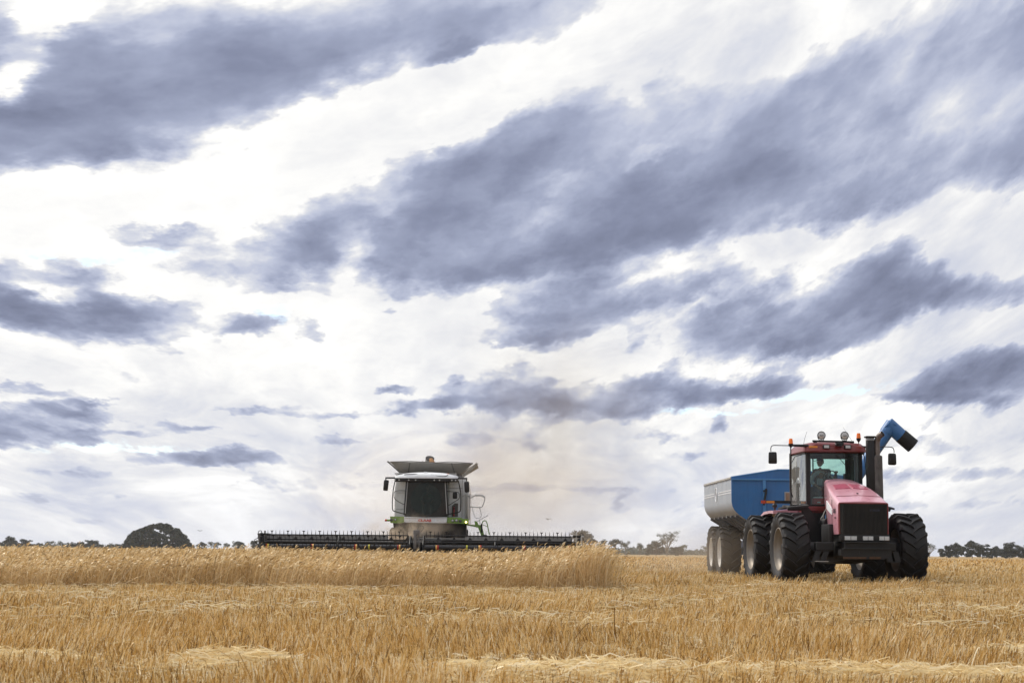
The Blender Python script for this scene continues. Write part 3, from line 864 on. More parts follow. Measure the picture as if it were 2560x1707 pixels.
TEAL = material('green_shirt', (0.03, 0.13, 0.11), rough=.85, var=.1)
DENIM = material('dark_trousers', (0.04, 0.05, 0.07), rough=.85, var=.1)
HAIR = material('dark_hair', (0.02, 0.015, 0.012), rough=.7, var=.1)
SEAT = material('seat_cloth', (0.03, 0.03, 0.032), rough=.9, var=.15)
LETTER_RED = material('red_letters', (0.60, 0.025, 0.02), rough=.5, var=.05)
LETTER_BLACK = material('black_letters', (0.02, 0.02, 0.025), rough=.5, var=0)
LETTER_DIM = material('dim_letters', (0.035, 0.04, 0.06), rough=.4, var=0)
WHITE_LINE = material('white_marking', (0.75, 0.76, 0.78), rough=.5, var=.05)
GLASS_F = glass_mat('windscreen_glass', (.60, .80, .76), refl=.03, film=.05, filmcol=(.32, .33, .30))
GLASS_S = glass_mat('side_glass', (.60, .72, .68), refl=.30, film=.16, filmcol=(.6, .6, .57))
GLASS_H = glass_mat('harvester_glass', (.45, .48, .45), refl=.0, film=.34, filmcol=(.13, .118, .10))
GLASS_HC = glass_mat('wiped_glass', (.55, .62, .56), refl=.015, film=.0)

def lugs(b, R_, W, n, hgt=.05, lw=.055, sweep=.30, phase=0.0, half=None):
    """chevron bars standing on a tread of radius R_; x is the axle direction, front is -Y"""
    for side in (-1, 1):
        for k in range(n):
            a0 = 2 * math.pi * (k + (.5 if side > 0 else 0)) / n + phase
            rings = []
            for j in range(7):
                t = j / 6
                x = side * W * (-.03 + .53 * t)
                a = a0 + sweep * (t ** .85)
                rr = R_ - (.012 if t < .85 else .012 + .10 * (t - .85) / .15 * 1.0)
                h = hgt * (1 if t > .05 else .7)
                hw = lw * (.62 + .55 * t) / R_ * .5
                if t > .99: x = side * W * .515
                tw = [(-hw, -.03), (-hw * .70, h), (hw * .70, h), (hw, -.03)]
                rings.append([(x, -math.cos(a + da) * (rr + dr), math.sin(a + da) * (rr + dr)) for da, dr in tw])
            b.loft(rings)
    return b

_wheel_cache = {}
def wheel(parent, x, y, R_, W, rim_r, n, side, rubber, rimmat, key, phase=0.0):
    """side -1: outer face to the left"""
    if key + str(side) not in _wheel_cache:
        s = side
        b = B()
        # dished rim, outer face at x = s*W*.42
        prof = [(s * W * .40, rim_r * 1.00), (s * W * .43, rim_r * .985), (s * W * .43, rim_r * .95), (s * W * .36, rim_r * .93), (s * W * .30, rim_r * .90),
                (s * W * .27, rim_r * .86), (s * W * .20, rim_r * .83), (s * W * .10, rim_r * .80), (s * W * .06, rim_r * .62), (s * W * .05, rim_r * .38),
                (s * W * .12, rim_r * .34), (s * W * .14, rim_r * .01)]
        b.lathe(prof, seg=48)
        prof2 = [(-s * W * .40, rim_r), (-s * W * .3, rim_r * .9), (s * W * .03, rim_r * .8), (s * W * .0, rim_r * .05)]
        b.lathe(prof2, seg=36)
        for k in range(10):
            a = k / 10 * 2 * math.pi
            b.cyl((s * W * .05, math.cos(a) * rim_r * .5, math.sin(a) * rim_r * .5), (s * W * .10, math.cos(a) * rim_r * .5, math.sin(a) * rim_r * .5), .02, 6)
        r_o = b.done('wheel', rimmat, None, smooth=35)
        t = B()
        tread = R_ - .085
        P = [(-W * .40, rim_r * .97), (-W * .46, rim_r * 1.08), (-W * .505, (rim_r + tread) * .5), (-W * .50, tread * .90), (-W * .46, tread * .965), (-W * .38, tread * .992), (-W * .2, tread), (0, tread * 1.002)]
        P = P + [(-u, v) for u, v in P[-2::-1]]
        t.lathe(P, seg=64)
        lugs(t, tread, W, n, hgt=.085, lw=.10 * R_, phase=phase)
        t_o = t.done('tyre', rubber, r_o, smooth=32)
        h = B(); h.lathe([(s * W * .13, .01), (s * W * .30, .012), (s * W * .30, .13), (s * W * .27, .15), (s * W * .12, .16)], seg=20)
        h.done('hub', BLACK, r_o, smooth=35)
        r_o.parent = parent; r_o.location = (x, y, R_ - .015)
        _wheel_cache[key + str(side)] = r_o
        return r_o
    c = copy_tree(_wheel_cache[key + str(side)], parent)
    c.location = (x, y, R_ - .015)
    return c

def smooth_tube_pts(pts, n=6):
    """Catmull-Rom through points"""
    P = [Vector(p) for p in pts]; P = [P[0] * 2 - P[1]] + P + [P[-1] * 2 - P[-2]]
    out = []
    for i in range(1, len(P) - 2):
        for k in range(n):
            t = k / n
            a, b, c, d = P[i - 1], P[i], P[i + 1], P[i + 2]
            out.append(.5 * ((2 * b) + (c - a) * t + (2 * a - 5 * b + 4 * c - d) * t * t + (3 * b - a - 3 * c + d) * t ** 3))
    out.append(P[-2])
    return out

# ------------------------------------------------------------------ people (seated)
def skin_mesh(name, joints, edges, radii, mat, parent, levels=2):
    me = bpy.data.meshes.new(name)
    me.from_pydata([tuple(j) for j in joints], edges, [])
    o = bpy.data.objects.new(name, me); COL.objects.link(o)
    sk = o.modifiers.new('skin', 'SKIN'); sk.use_smooth_shade = True; sk.branch_smoothing = .6
    for i, r in enumerate(radii):
        v = me.skin_vertices[0].data[i]; v.radius = (r, r) if not isinstance(r, tuple) else r
        v.use_root = (i == 0)
    ss = o.modifiers.new('sub', 'SUBSURF'); ss.levels = levels; ss.render_levels = levels
    dg = bpy.context.evaluated_depsgraph_get()
    m2 = bpy.data.meshes.new_from_object(o.evaluated_get(dg)); m2.name = name
    bpy.data.objects.remove(o)
    m2.materials.clear(); m2.materials.append(mat); m2.shade_smooth()
    o2 = bpy.data.objects.new(name, m2); COL.objects.link(o2)
    if parent: o2.parent = parent
    return o2

def head_part(b, c, yaw, s=1.0):
    """head with brow, nose, chin, ears; faces local -Y turned by yaw"""
    M = Matrix.Translation(c) @ Matrix.Rotation(yaw, 4, 'Z')
    x = bmesh.ops.create_uvsphere(b.bm, u_segments=24, v_segments=18, radius=1)
    for v in x['verts']:
        p = v.co.copy()
        q = Vector((p.x * .078, p.y * .098, p.z * .115))
        if p.z < -.1: q.x *= 1 - .28 * (-p.z); q.y = q.y * (1 - .2 * (-p.z)) - .012 * (-p.z)
        if p.y < -.5:                                    # face plane
            f = (-p.y - .5) * 2
            q.y += .012 * f
            if abs(p.x) < .25 and -.35 < p.z < .15: q.y -= .026 * (1 - abs(p.x) / .25) * (1 - abs(p.z + .1) / .3)
            if abs(p.z - .18) < .12: q.y += .006 * (abs(p.x) > .15)
            if p.z < -.75: q.y -= .012
            if abs(p.z + .5) < .08 and abs(p.x) < .35: q.y -= .006
        v.co = M @ (q * s)
    for sx in (-1, 1):
        y_ = bmesh.ops.create_uvsphere(b.bm, u_segments=10, v_segments=8, radius=1)
        for v in y_['verts']: v.co = M @ (Vector((v.co.x * .012 + sx * .08, v.co.y * .02 + .012, v.co.z * .034)) * s)
    return M

def hand(b, wrist, direction, curl_dir, s=1.0):
    """palm with four bent fingers and a thumb, closed round something"""
    W_ = Vector(wrist); D = Vector(direction).normalized(); Cd = Vector(curl_dir).normalized(); S = D.cross(Cd).normalized()
    b.loft([[W_ + D * t + S * a * w + Cd * c_ * .014 for a, c_ in ((-1, -1), (1, -1), (1, 1), (-1, 1))] for t, w in ((-.01, .026), (.03, .038), (.085, .042))])
    for i, (off, ln) in enumerate(((-.033, .030), (-.011, .034), (.011, .033), (.032, .026))):
        p = W_ + D * .08 + S * off
        p1 = p + D * ln + Cd * .008; p2 = p1 + D * ln * .35 + Cd * ln * .8; p3 = p2 - D * ln * .4 + Cd * ln * .5
        b.tube([p, p1, p2, p3], [.0095, .009, .0085, .006], 7)
    p = W_ + D * .03 - S * .036
    b.tube([p, p - S * .022 + D * .025 + Cd * .012, p - S * .012 + D * .05 + Cd * .034], [.011, .010, .007], 7)

def seated_person(label, loc, rz, shirt, look, cap=True, hands=None, lean=0.0, trousers=DENIM, sc=1.0):
    """origin at the hips; faces -Y"""
    root = thing('person', label, 'person', loc, rz)
    hip, chest, neck = (0, 0, 0), (lean * .5, -.04, .36), (lean, -.06, .53)
    hl, hr = hands or ((-.20, -.42, .20), (.22, -.42, .22))
    J = [hip, (lean * .25, -.01, .18), chest, (lean * .9, -.05, .47), neck, (lean * 1.05, -.075, .60),
         (-.19 + lean * .8, -.05, .44), (-.30 + lean * .6, -.12, .20), tuple(hl),
         (.19 + lean * .8, -.05, .44), (.31 + lean * .6, -.14, .22), tuple(hr),
         (-.11, -.04, -.02), (-.16, -.46, -.02), (-.17, -.52, -.42), (-.18, -.66, -.46),
         (.11, -.04, -.02), (.16, -.46, -.02), (.17, -.52, -.42), (.18, -.66, -.46)]
    E = [(0, 1), (1, 2), (2, 3), (3, 4), (4, 5), (3, 6), (6, 7), (7, 8), (3, 9), (9, 10), (10, 11), (0, 12), (12, 13), (13, 14), (14, 15), (0, 16), (16, 17), (17, 18), (18, 19)]
    Rr = [(.15, .11), (.145, .105), (.16, .115), (.12, .085), .055, .052, .068, .048, .030, .068, .048, .030, .09, .07, .05, .045, .09, .07, .05, .045]
    body = skin_mesh('body', J, E, Rr, SKIN, root, 1)
    # shirt and trousers follow the body a little larger
    Js = [J[i] for i in (0, 1, 2, 3, 6, 7, 9, 10)]
    sl = [Vector(J[7]).lerp(Vector(J[8]), .55), Vector(J[10]).lerp(Vector(J[11]), .55)]
    Js += [tuple(sl[0]), tuple(sl[1]), (lean * .95, -.055, .50)]
    skin_mesh('shirt', Js, [(0, 1), (1, 2), (2, 3), (3, 4), (4, 5), (5, 8), (3, 6), (6, 7), (7, 9), (3, 10)],
              [(.165, .125), (.16, .12), (.178, .13), (.14, .105), .085, .066, .085, .066, .052, .052, .075], shirt, root, 1)
    skin_mesh('trousers', [J[0], J[12], J[13], J[14], J[16], J[17], J[18]], [(0, 1), (1, 2), (2, 3), (0, 4), (4, 5), (5, 6)],
              [(.17, .13), .105, .085, .065, .105, .085, .065], trousers, root, 1)
    h = B()
    M = head_part(h, Vector((lean * 1.1, -.09, .72)), look)
    hand(h, hl, (Vector(hl) - Vector(J[7])), (0, 0, -1)); hand(h, hr, (Vector(hr) - Vector(J[10])), (0, 0, -1))
    # head and hands are the same continuous skin as the body
    tmp = h.done('tmp', SKIN, None)
    bm = bmesh.new(); bm.from_mesh(body.data); bm.from_mesh(tmp.data); bm.to_mesh(body.data); bm.free()
    body.data.shade_smooth(); bpy.data.objects.remove(tmp)
    for sx in (-1, 1):
        e = B(); e.ball(M @ Vector((sx * .03, -.088, .012)), .011, 8, 6); e.done('eye', LETTER_BLACK, root, smooth=60)
    hb = B()
    x = bmesh.ops.create_uvsphere(hb.bm, u_segments=20, v_segments=14, radius=1)
    bmesh.ops.delete(hb.bm, geom=[v for v in x['verts'] if v.co.z < -.25 or (v.co.y < -.35 and v.co.z < .45)], context='VERTS')
    for v in hb.bm.verts: v.co = M @ Vector((v.co.x * .086, v.co.y * .107 + .004, v.co.z * .122 + .004))
    hb.done('hair', HAIR, root, smooth=60)
    if cap:
        k = B()
        x = bmesh.ops.create_uvsphere(k.bm, u_segments=20, v_segments=14, radius=1)
        bmesh.ops.delete(k.bm, geom=[v for v in x['verts'] if v.co.z < .18], context='VERTS')
        for v in k.bm.verts: v.co = M @ Vector((v.co.x * .093, v.co.y * .113, v.co.z * .125 + .022))
        k.loft([[M @ Vector((sx, yy, zz)) for sx in (-.07, -.03, .03, .07)] + [M @ Vector((sx, yy, zz - .008)) for sx in (.07, .03, -.03, -.07)] for yy, zz in ((-.085, .055), (-.14, .048), (-.165, .040))])
        k.done('cap', BLACKG, root, smooth=60)
    root.scale = (sc, sc, sc)
    return root

# ------------------------------------------------------------------ tractor (local: -Y forward, origin under the front axle)
TYAW = R(3.8)
tractor = thing('tractor', 'large faded red tractor with huge lugged tyres and glass cab, nearest vehicle to the camera', 'tractor',
                (9.34, 48.5, -.01), TYAW)
tr = tractor
wheel(tr, -1.63, 0, 1.03, .74, .60, 20, -1, RUBBER, RIM, 'tractor', phase=.12)
wheel(tr, 1.63, 0, 1.03, .74, .60, 20, 1, RUBBER, RIM, 'tractor', phase=.05)
wheel(tr, -1.63, 3.78, 1.03, .74, .60, 20, -1, RUBBER, RIM, 'tractor').rotation_euler = (.13, 0, 0)
wheel(tr, 1.63, 3.78, 1.03, .74, .60, 20, 1, RUBBER, RIM, 'tractor').rotation_euler = (.2, 0, 0)

# hood: rings from nose to cab; (y, half width, top z, bottom z)
def hood_ring(y, w, zt, zb, r=.10, crown=.03):
    pts = [(-w * .97, y, zb), (-w, y, zb + .12), (-w, y, zt - r)]
    for k in range(1, 5):
        a = k / 4 * math.pi / 2
        pts.append((-w + r - r * math.cos(a), y, zt - r + r * math.sin(a)))
    for q in (-.5, 0, .5): pts.append((q * w, y, zt + crown * (1 - abs(q) * 1.2)))
    for k in range(4, 0, -1):
        a = k / 4 * math.pi / 2
        pts.append((w - r + r * math.cos(a), y, zt - r + r * math.sin(a)))
    pts += [(w, y, zt - r), (w, y, zb + .12), (w * .97, y, zb)]
    return pts
b = B()
HR = [(-1.66, .69, 2.275, 1.43), (-1.60, .695, 2.30, 1.42), (-1.2, .68, 2.44, 1.42), (-.8, .655, 2.57, 1.42), (-.4, .62, 2.69, 1.43), (0, .57, 2.79, 1.72), (.4, .50, 2.885, 2.0), (.72, .44, 2.955, 2.18), (.86, .42, 2.98, 2.24)]
b.loft([hood_ring(*h) for h in HR])
b.done('hood', PINK, tr, smooth=40)
# lip round the grille opening
b = B()
for a, c_ in (((-.66, 2.245), (.66, 2.245)), ((-.66, 2.245), (-.66, 1.43)), ((.66, 2.245), (.66, 1.43))):
    b.tube([(a[0], -1.68, a[1]), (c_[0], -1.68, c_[1])], .022, 8)
b.done('grille_trim', RED, tr, smooth=50)
for s in (-1, 1):
    b = B()
    b.loft([[(s * .04, -.53, 2.70), (s * .46, -.53, 2.672), (s * .40, -.02, 2.802), (s * .04, -.02, 2.834)], [(s * .04, -.53, 2.68), (s * .46, -.53, 2.65), (s * .40, -.02, 2.78), (s * .04, -.02, 2.81)]])
    b.done('hood_panel', HOODBAND, tr)
b = B(); b.box((.02, -1.02, 2.53), (.05, .07, .035), bev=.01); b.done('hood_latch', BLACKG, tr)
# grille with vertical ribs
b = B()
b.box((.0, -1.655, 1.83), (1.28, .08, .82))
for k in range(34):
    x = -.52 + 1.14 * k / 33
    b.box((x, -1.708, 1.83), (.016, .03, .80))
b.prism([(-.64, -1.66), (-.55, -1.715), (-.53, -1.69), (-.53, -1.64)], 1.43, 2.23, 'Z')
b.done('grille', material('dusty_grille', (.010, .010, .010), rough=.6, dust=.55, dustcol=(.085, .075, .062), vscale=8), tr)
text_obj('maker_name', 'STEIGER', .075, LETTER_DIM, tr, (.30, -1.729, 2.06), (R(90), 0, 0), .003, .002)
text_obj('model_number', '385', .17, LETTER_BLACK, tr, (-.705, -1.33, 2.04), (R(90), 0, R(-88)), .003, .001)
text_obj('model_number', 'HD', .07, LETTER_BLACK, tr, (-.705, -1.42, 1.86), (R(90), 0, R(-88)), .003, .001)
b = B(); b.slab([(-.689, -1.0, 2.10), (-.660, -.62, 2.22), (-.610, -.1, 2.36), (-.61, -.1, 2.14), (-.660, -.62, 2.02), (-.689, -1.0, 1.95)], .02, (-1, 0, 0))
b.done('side_stripe', WHITE_LINE, tr)
for s in (-1, 1):
    b = B(); b.tube([(s * .672, -.95, 1.45), (s * .672, -.95, 2.36)], .006, 5); b.done('panel_seam', BLACK, tr)
b = B(); b.tube([(-.665, -1.2, 2.36), (-.60, -1.2, 2.445), (0, -1.2, 2.475), (.60, -1.2, 2.445), (.665, -1.2, 2.36)], .006, 5); b.done('panel_seam', RED, tr)
# engine, frame and belly behind the panels
b = B()
b.box((0, -.25, 1.55), (.78, 2.3, .95), bev=.05)
b.box((0, .55, 1.95), (.7, .8, .6), bev=.05)
b.cyl((-.5, .1, 1.75), (-.5, .75, 1.75), .13, 12)
b.tube(smooth_tube_pts([(-.42, .65, 2.15), (-.55, .5, 1.9), (-.46, .25, 1.6), (-.55, .05, 1.45)]), .03, 6)
b.tube(smooth_tube_pts([(-.40, .75, 2.1), (-.6, .62, 1.8), (-.5, .5, 1.5), (-.45, .2, 1.3)]), .02, 6)
b.done('engine', BLACK, tr, smooth=40)
b = B(); b.cyl((-.47, -.15, 1.62), (-.47, .38, 1.62), .12, 14); b.done('filter_canister', PALEMETAL, tr, smooth=40)
b = B()
b.box((0, -.3, 1.02), (.9, 2.8, .42), bev=.04)
b.prism([(-1.7, 1.23), (-1.7, .86), (-1.2, .72), (.9, .62), (2.2, .7), (2.2, 1.25)], -.42, .42, 'X')
b.cyl((-1.5, 0, 1.015), (1.5, 0, 1.015), .21, 16)
b.ball((0, 0, .98), .36, 16, 10)
b.cyl((-1.35, 0, 1.015), (-1.12, 0, 1.015), .34, 20); b.cyl((1.35, 0, 1.015), (1.12, 0, 1.015), .34, 20)
b.box((-.72, -.6, 1.35), (.12, .9, .7), bev=.03); b.box((.72, -.6, 1.35), (.12, .9, .7), bev=.03)
b.done('front_frame', BLACK, tr, smooth=35)
# bumper with lamps
b = B()
b.box((0.03, -1.60, 1.33), (1.34, .18, .20), bev=.015)
b.box((0.03, -1.78, 1.205), (1.22, .22, .03), bev=.008); b.box((0.03, -1.78, 1.035), (1.26, .26, .03), bev=.008)
b.box((.03, -1.74, 1.12), (1.16, .12, .15))
b.prism([(-.66, 1.02), (.70, 1.02), (.70, .86), (.5, .76), (-.45, .76), (-.66, .86)], -1.84, -1.5, 'Y')
for x in (-.18, .24):
    b.tube([(x, -1.86, .98), (x, -1.88, .90), (x - .05, -1.88, .90)], .011, 6)
b.done('bumper', BLACK, tr, smooth=30)
b = B(); b.box((-.30, -1.852, .795), (.62, .02, .05)); b.box((.25, -1.852, .80), (.30, .02, .06)); b.done('tow_plate', material('rusty_steel', (.10, .055, .03), rough=.9, var=.3), tr)
for x, w in ((-.37, .34), (.10, .29), (.54, .28)):
    b = B(); b.box((x, -1.70, 1.315), (w, .08, .125), bev=.012); o = b.done('headlight', LENS_DARK, tr)
    for q in (-.25, .25):
        d = B(); d.box((x + q * w, -1.745, 1.315), (w * .44, .012, .095), bev=.006); d.lathe([(-1.748, .001), (-1.751, .02), (-1.749, .036)], (x + q * w, 0, 1.315), 'Y', 18)
        d.done('lens', LENS, o)
# step brackets either side of the nose
for s in (-1, 1):
    b = B(); k = 1.0 if s < 0 else .86
    b.box((s * .93 * k, -1.05, 1.09), (.48 * k, .34, .24), bev=.03)
    for dx in (-.17, .05):
        b.loft([[(s * (.93 * k) + dx * 1 - .02 + s * .08, -1.22, .97), (s * (.93 * k) + dx + .14 + s * .08, -1.22, .97), (s * (.93 * k) + dx + .14 + s * .08, -1.18, .97), (s * (.93 * k) + dx - .02 + s * .08, -1.18, .97)],
                [(s * (.93 * k) + dx - .04 + s * .17, -1.24, .70), (s * (.93 * k) + dx + .11 + s * .17, -1.24, .70), (s * (.93 * k) + dx + .11 + s * .17, -1.20, .70), (s * (.93 * k) + dx - .04 + s * .17, -1.20, .70)]])
    o = b.done('step_bracket', BLACK, tr)
    d = B(); d.box((s * 1.06 * k, -1.25, .695), (.36, .16, .018)); d.done('tread_plate', PALEMETAL if s < 0 else BLACK, o)
# black mudguards
for s in (-1, 1):
    b = B()
    poly = [(s * 1.50, 2.20), (s * 1.38, 2.27), (s * .98, 2.27), (s * .86, 2.17), (s * .66, 1.9), (s * .46, 1.45), (s * .36, 1.12), (s * .36, .80), (s * 1.08, .80), (s * 1.08, 2.1), (s * 1.46, 2.1)]
    b.prism(poly, .86, .92, 'Y')
    b.prism([(s * 1.05, 1.1), (s * .80, 2.12), (s * .30, 2.12), (s * .30, .9), (s * 1.05, .9)], 1.3, 1.5, 'Y')
    rings = []
    for k in range(8):
        a = R(48 + k * 9)
        y_, z_ = -math.cos(a) * 1.17 + .9, math.sin(a) * 1.17 + 1.09
        rings.append([(s * 1.5, y_, z_ - .03), (s * .90, y_, z_), (s * .90, y_, z_ - .04), (s * 1.5, y_, z_ - .07)])
    rings = [[(p[0], max(p[1], .0), min(p[2], 2.27)) for p in r_] for r_ in rings]
    b.loft([[(s * 1.52, .62, 2.19), (s * .92, .62, 2.25), (s * .92, .62, 2.20), (s * 1.52, .62, 2.14)], [(s * 1.52, 1.0, 2.24), (s * .90, 1.0, 2.29), (s * .90, 1.0, 2.24), (s * 1.52, 1.0, 2.19)], [(s * 1.52, 1.9, 2.2), (s * .90, 1.9, 2.25), (s * .90, 1.9, 2.2), (s * 1.52, 1.9, 2.15)]])
    b.done('mudguard', BLACK, tr, smooth=35)
# rear body and red side deck
b = B(); b.box((0, 4.0, 1.35), (1.2, 2.6, .9), bev=.08); b.cyl((-1.4, 3.78, 1.015), (1.4, 3.78, 1.015), .2, 14); b.ball((0, 3.78, 1.0), .34)
b.box((0, 5.3, .8), (.5, 1.0, .18)); b.done('rear_frame', BLACK, tr, smooth=40)
b = B()
for s in (-1, 1):
    b = B()
    b.loft([[(s * 1.60, 2.2 + dy, 2.10 + dz), (s * .88, 2.2 + dy, 2.16 + dz), (s * .88, 2.2 + dy, 2.04 + dz), (s * 1.60, 2.2 + dy, 2.02 + dz)] for dy, dz in ((0, 0.02), (.5, .04), (1.3, .02), (1.75, -.08), (1.9, -.2))])
    b.done('rear_deck', PINK, tr, smooth=40)
b = B(); b.box((0, 1.95, 2.13), (1.66, 1.3, .22), bev=.03); b.done('cab_base', RED, tr)
b = B(); b.ball((-1.43, 2.75, 2.28), .075, 14, 10, (1, .8, 1)); b.cyl((-1.43, 2.75, 2.1), (-1.43, 2.75, 2.24), .03, 8); b.done('work_lamp', BLACKG, tr, smooth=50)
b = B(); b.box((-1.11, 2.75, 2.27), (.16, .12, .07), bev=.02); b.done('work_lamp', GREYP, tr)
b = B(); b.box((-1.33, 3.0, 2.40), (.92, .04, .085)); o = b.done('marker_arm', BLACKG, tr)
d = B(); d.box((-1.72, 2.975, 2.40), (.13, .02, .088)); d.done('red_reflector', REDLENS, o)
d = B(); d.box((-1.51, 2.975, 2.40), (.24, .02, .066)); d.done('amber_reflector', ORANGE, o)
# --- cab
FW, RW, YF, YR, ZB, ZT = .78, .87, 1.35, 3.0, 2.24, 3.80
b = B()
for s in (-1, 1):
    b.loft([[(s * (FW - .02) - .055, YF + q, z) for q in (0, .09)][0:1] + [(s * (FW - .02) + .055, YF, z), (s * (FW - .02) + .055, YF + .10, z), (s * (FW - .02) - .055, YF + .10, z)] for z in (ZB, 3.1, ZT)])
    b.box((s * RW, YR, 3.03), (.09, .12, 1.6)); b.box((s * (RW - .02), 2.25, 3.03), (.05, .07, 1.6))
    b.box((s * .83, 2.15, ZB + .03), (.07, 1.7, .10)); b.box((s * .83, 2.15, ZT - .03), (.07, 1.7, .08))
b.box((0, YR, 2.55), (1.66, .05, .62)); b.box((0, YR, 3.75), (1.66, .05, .14)); b.box((-.55, YR, 3.2), (.52, .05, .95)); b.box((.80, YR, 3.2), (.10, .05, .95))
b.box((-.22, YR, 3.25), (.03, .05, .9))
b.box((0, YF + .05, ZT - .04), (1.5, .06, .14)); b.box((0, YF + .05, ZB + .02), (1.5, .05, .08))
b.box((0, 2.15, ZB - .02), (1.6, 1.6, .04))
b.done('cab_frame', BLACK, tr, smooth=30)
def pane(name, p, mat, th=.012, nrm=None):
    x = B(); x.slab(p, th, nrm); return x.done(name, mat, tr)
# bowed windscreen
x = B()
cols = [(-.71, YF + .015), (-.4, YF - .07), (0, YF - .10), (.4, YF - .07), (.71, YF + .015)]
x.loft([[(px_, py_, ZB + .05) for px_, py_ in cols], [(px_, py_, ZT - .06) for px_, py_ in cols]], caps=False, wrap=False)
x.done('windscreen', GLASS_F, tr, smooth=60)
for s in (-1, 1):
    x = B(); x.loft([[(s * .80, YF + .10, z), (s * .86, 1.8, z), (s * .885, 2.4, z), (s * .89, YR - .06, z)] for z in (ZB + .06, ZT - .06)], caps=False, wrap=False)
    x.done('side_window', GLASS_S, tr, smooth=60)
x = B(); x.loft([[(-.26, YR + .01, z), (.76, YR + .01, z)] for z in (2.85, 3.70)], caps=False, wrap=False); x.done('rear_window', GLASS_F, tr)
# roof
def rrect(w, y0, y1, r, z, cx=0):
    return [(p[0] + cx, p[1], z) for p in round_poly([(-w, y0), (w, y0), (w, y1), (-w, y1)], r, 5)]
b = B()
b.loft([rrect(.86, 1.16, 3.12, .22, 3.77), rrect(.92, 1.10, 3.18, .24, 3.80), rrect(.90, 1.12, 3.16, .26, 3.93), rrect(.80, 1.22, 3.05, .28, 4.035), rrect(.6, 1.42, 2.85, .3, 4.075)])
roof = b.done('roof', RED, tr, smooth=35)
for x_, w in ((-.44 - .28, .23),):
    d = B(); d.box((-.655, 1.14, 3.915), (.24, .06, .055), bev=.012); d.done('marker_lens', ORANGE, roof)
for x_ in (-.29, .33):
    d = B(); d.box((x_, 1.095, 3.925), (.20, .07, .12), bev=.02); o2 = d.done('roof_lamp', BLACKG, tr)
    e = B(); e.box((x_, 1.055, 3.925), (.14, .012, .08), bev=.01); e.done('lens', LENS, o2)
d = B(); d.box((.66, 1.14, 3.915), (.16, .05, .055), bev=.012); d.done('marker_lens', material('dull_red_lens', (.3, .05, .03), rough=.4), roof)
d = B(); d.box((.08, 1.05, 4.00), (.22, .18, .09), bev=.02); d.box((.08, .96, 3.97), (.10, .05, .06)); d.done('roof_camera', BLACKG, tr)
b = B(); b.tube([(-.68, 1.12, 4.085), (.52, 1.12, 4.07)], .028, 8); b.box((-.6, 1.14, 4.06), (.10, .06, .05)); b.box((.46, 1.14, 4.06), (.10, .06, .05)); b.done('lamp_bar', BLACKG, tr, smooth=50)
for x_ in (-.425, .245):
    b = B()
    b.lathe([(1.20, .001), (1.20, .06), (1.15, .11), (1.10, .12), (1.08, .12), (1.085, .10), (1.095, .001)], (x_, 0, 4.245), 'Y', 24)
    b.tube([(x_ - .105, 1.13, 4.20), (x_ - .06, 1.12, 4.11), (x_ + .06, 1.12, 4.11), (x_ + .105, 1.13, 4.20)], .012, 6)
    o = b.done('spotlight', BLACKG, tr, smooth=40)
    d = B(); d.lathe([(1.072, .001), (1.074, .06), (1.084, .098)], (x_, 0, 4.245), 'Y', 24); d.done('lens', LENS, o, smooth=40)
    d = B(); d.box((x_, 1.064, 4.245), (.11, .008, .018)); d.done('lens_mark', GREYP, o)
def beacon(x_, z, y=1.28):
    b = B(); b.lathe([(z - .12, .015), (z - .05, .06), (z - .01, .068), (z + .0, .068)], (x_, y, 0), 'Z', 18)
    b.cyl((x_, y, z - .30), (x_, y, z - .08), .014, 8)
    o = b.done('beacon', BLACKG, tr, smooth=40)
    d = B(); d.lathe([(z, .062), (z + .10, .056), (z + .145, .045), (z + .15, .001)], (x_, y, 0), 'Z', 18); d.done('lens', AMBER, o, smooth=40)
beacon(-1.27, 4.01); beacon(.70, 4.19)
def mirror(arm, c, yaw):
    b = B(); b.tube(smooth_tube_pts(arm, 4), .013, 8); o = b.done('mirror_arm', BLACKG, tr, smooth=60)
    d = B()
    P = round_poly([(-.125, -.17), (.125, -.17), (.115, .17), (-.115, .17)], .05, 4)
    M = Matrix.Translation(c) @ Matrix.Rotation(yaw, 4, 'Z')
    d.loft([[M @ Vector((u * k, dy, v * k)) for u, v in P] for dy, k in ((-.045, .75), (-.03, .95), (.02, 1.0), (.03, .97))])
    d.done('mirror', BLACKG, o, smooth=40)
mirror([(-.80, 1.28, 3.96), (-1.5, 1.25, 3.955), (-1.80, 1.22, 3.95), (-1.86, 1.22, 3.88), (-1.86, 1.22, 3.78)], (-1.81, 1.22, 3.60), R(-8))
mirror([(.80, 1.28, 3.94), (1.3, 1.25, 3.95), (1.62, 1.22, 3.945), (1.70, 1.22, 3.88), (1.71, 1.22, 3.78)], (1.65, 1.22, 3.60), R(10))
b = B(); b.tube([(-.78, 1.2, 3.95), (-1.34, 1.27, 3.965)], [.045, .03], 8); b.done('mirror_bracket', BLACKG, tr, smooth=50)
b = B(); b.tube([(.74, 1.2, 3.94), (1.0, 1.25, 3.93)], [.035, .03], 8); b.done('mirror_bracket', BLACKG, tr, smooth=50)
b = B(); b.tube(smooth_tube_pts([(-1.27, 1.3, 3.92), (-1.27, 1.32, 3.55), (-1.265, 1.4, 3.1), (-1.25, 1.45, 2.7), (-1.18, 1.5, 2.5)], 4), .017, 8)
b.tube([(-1.26, 1.4, 3.42), (-1.10, 1.5, 3.66), (-.88, 1.6, 3.72)], .012, 6)
b.done('handrail', BLACKG, tr, smooth=60)
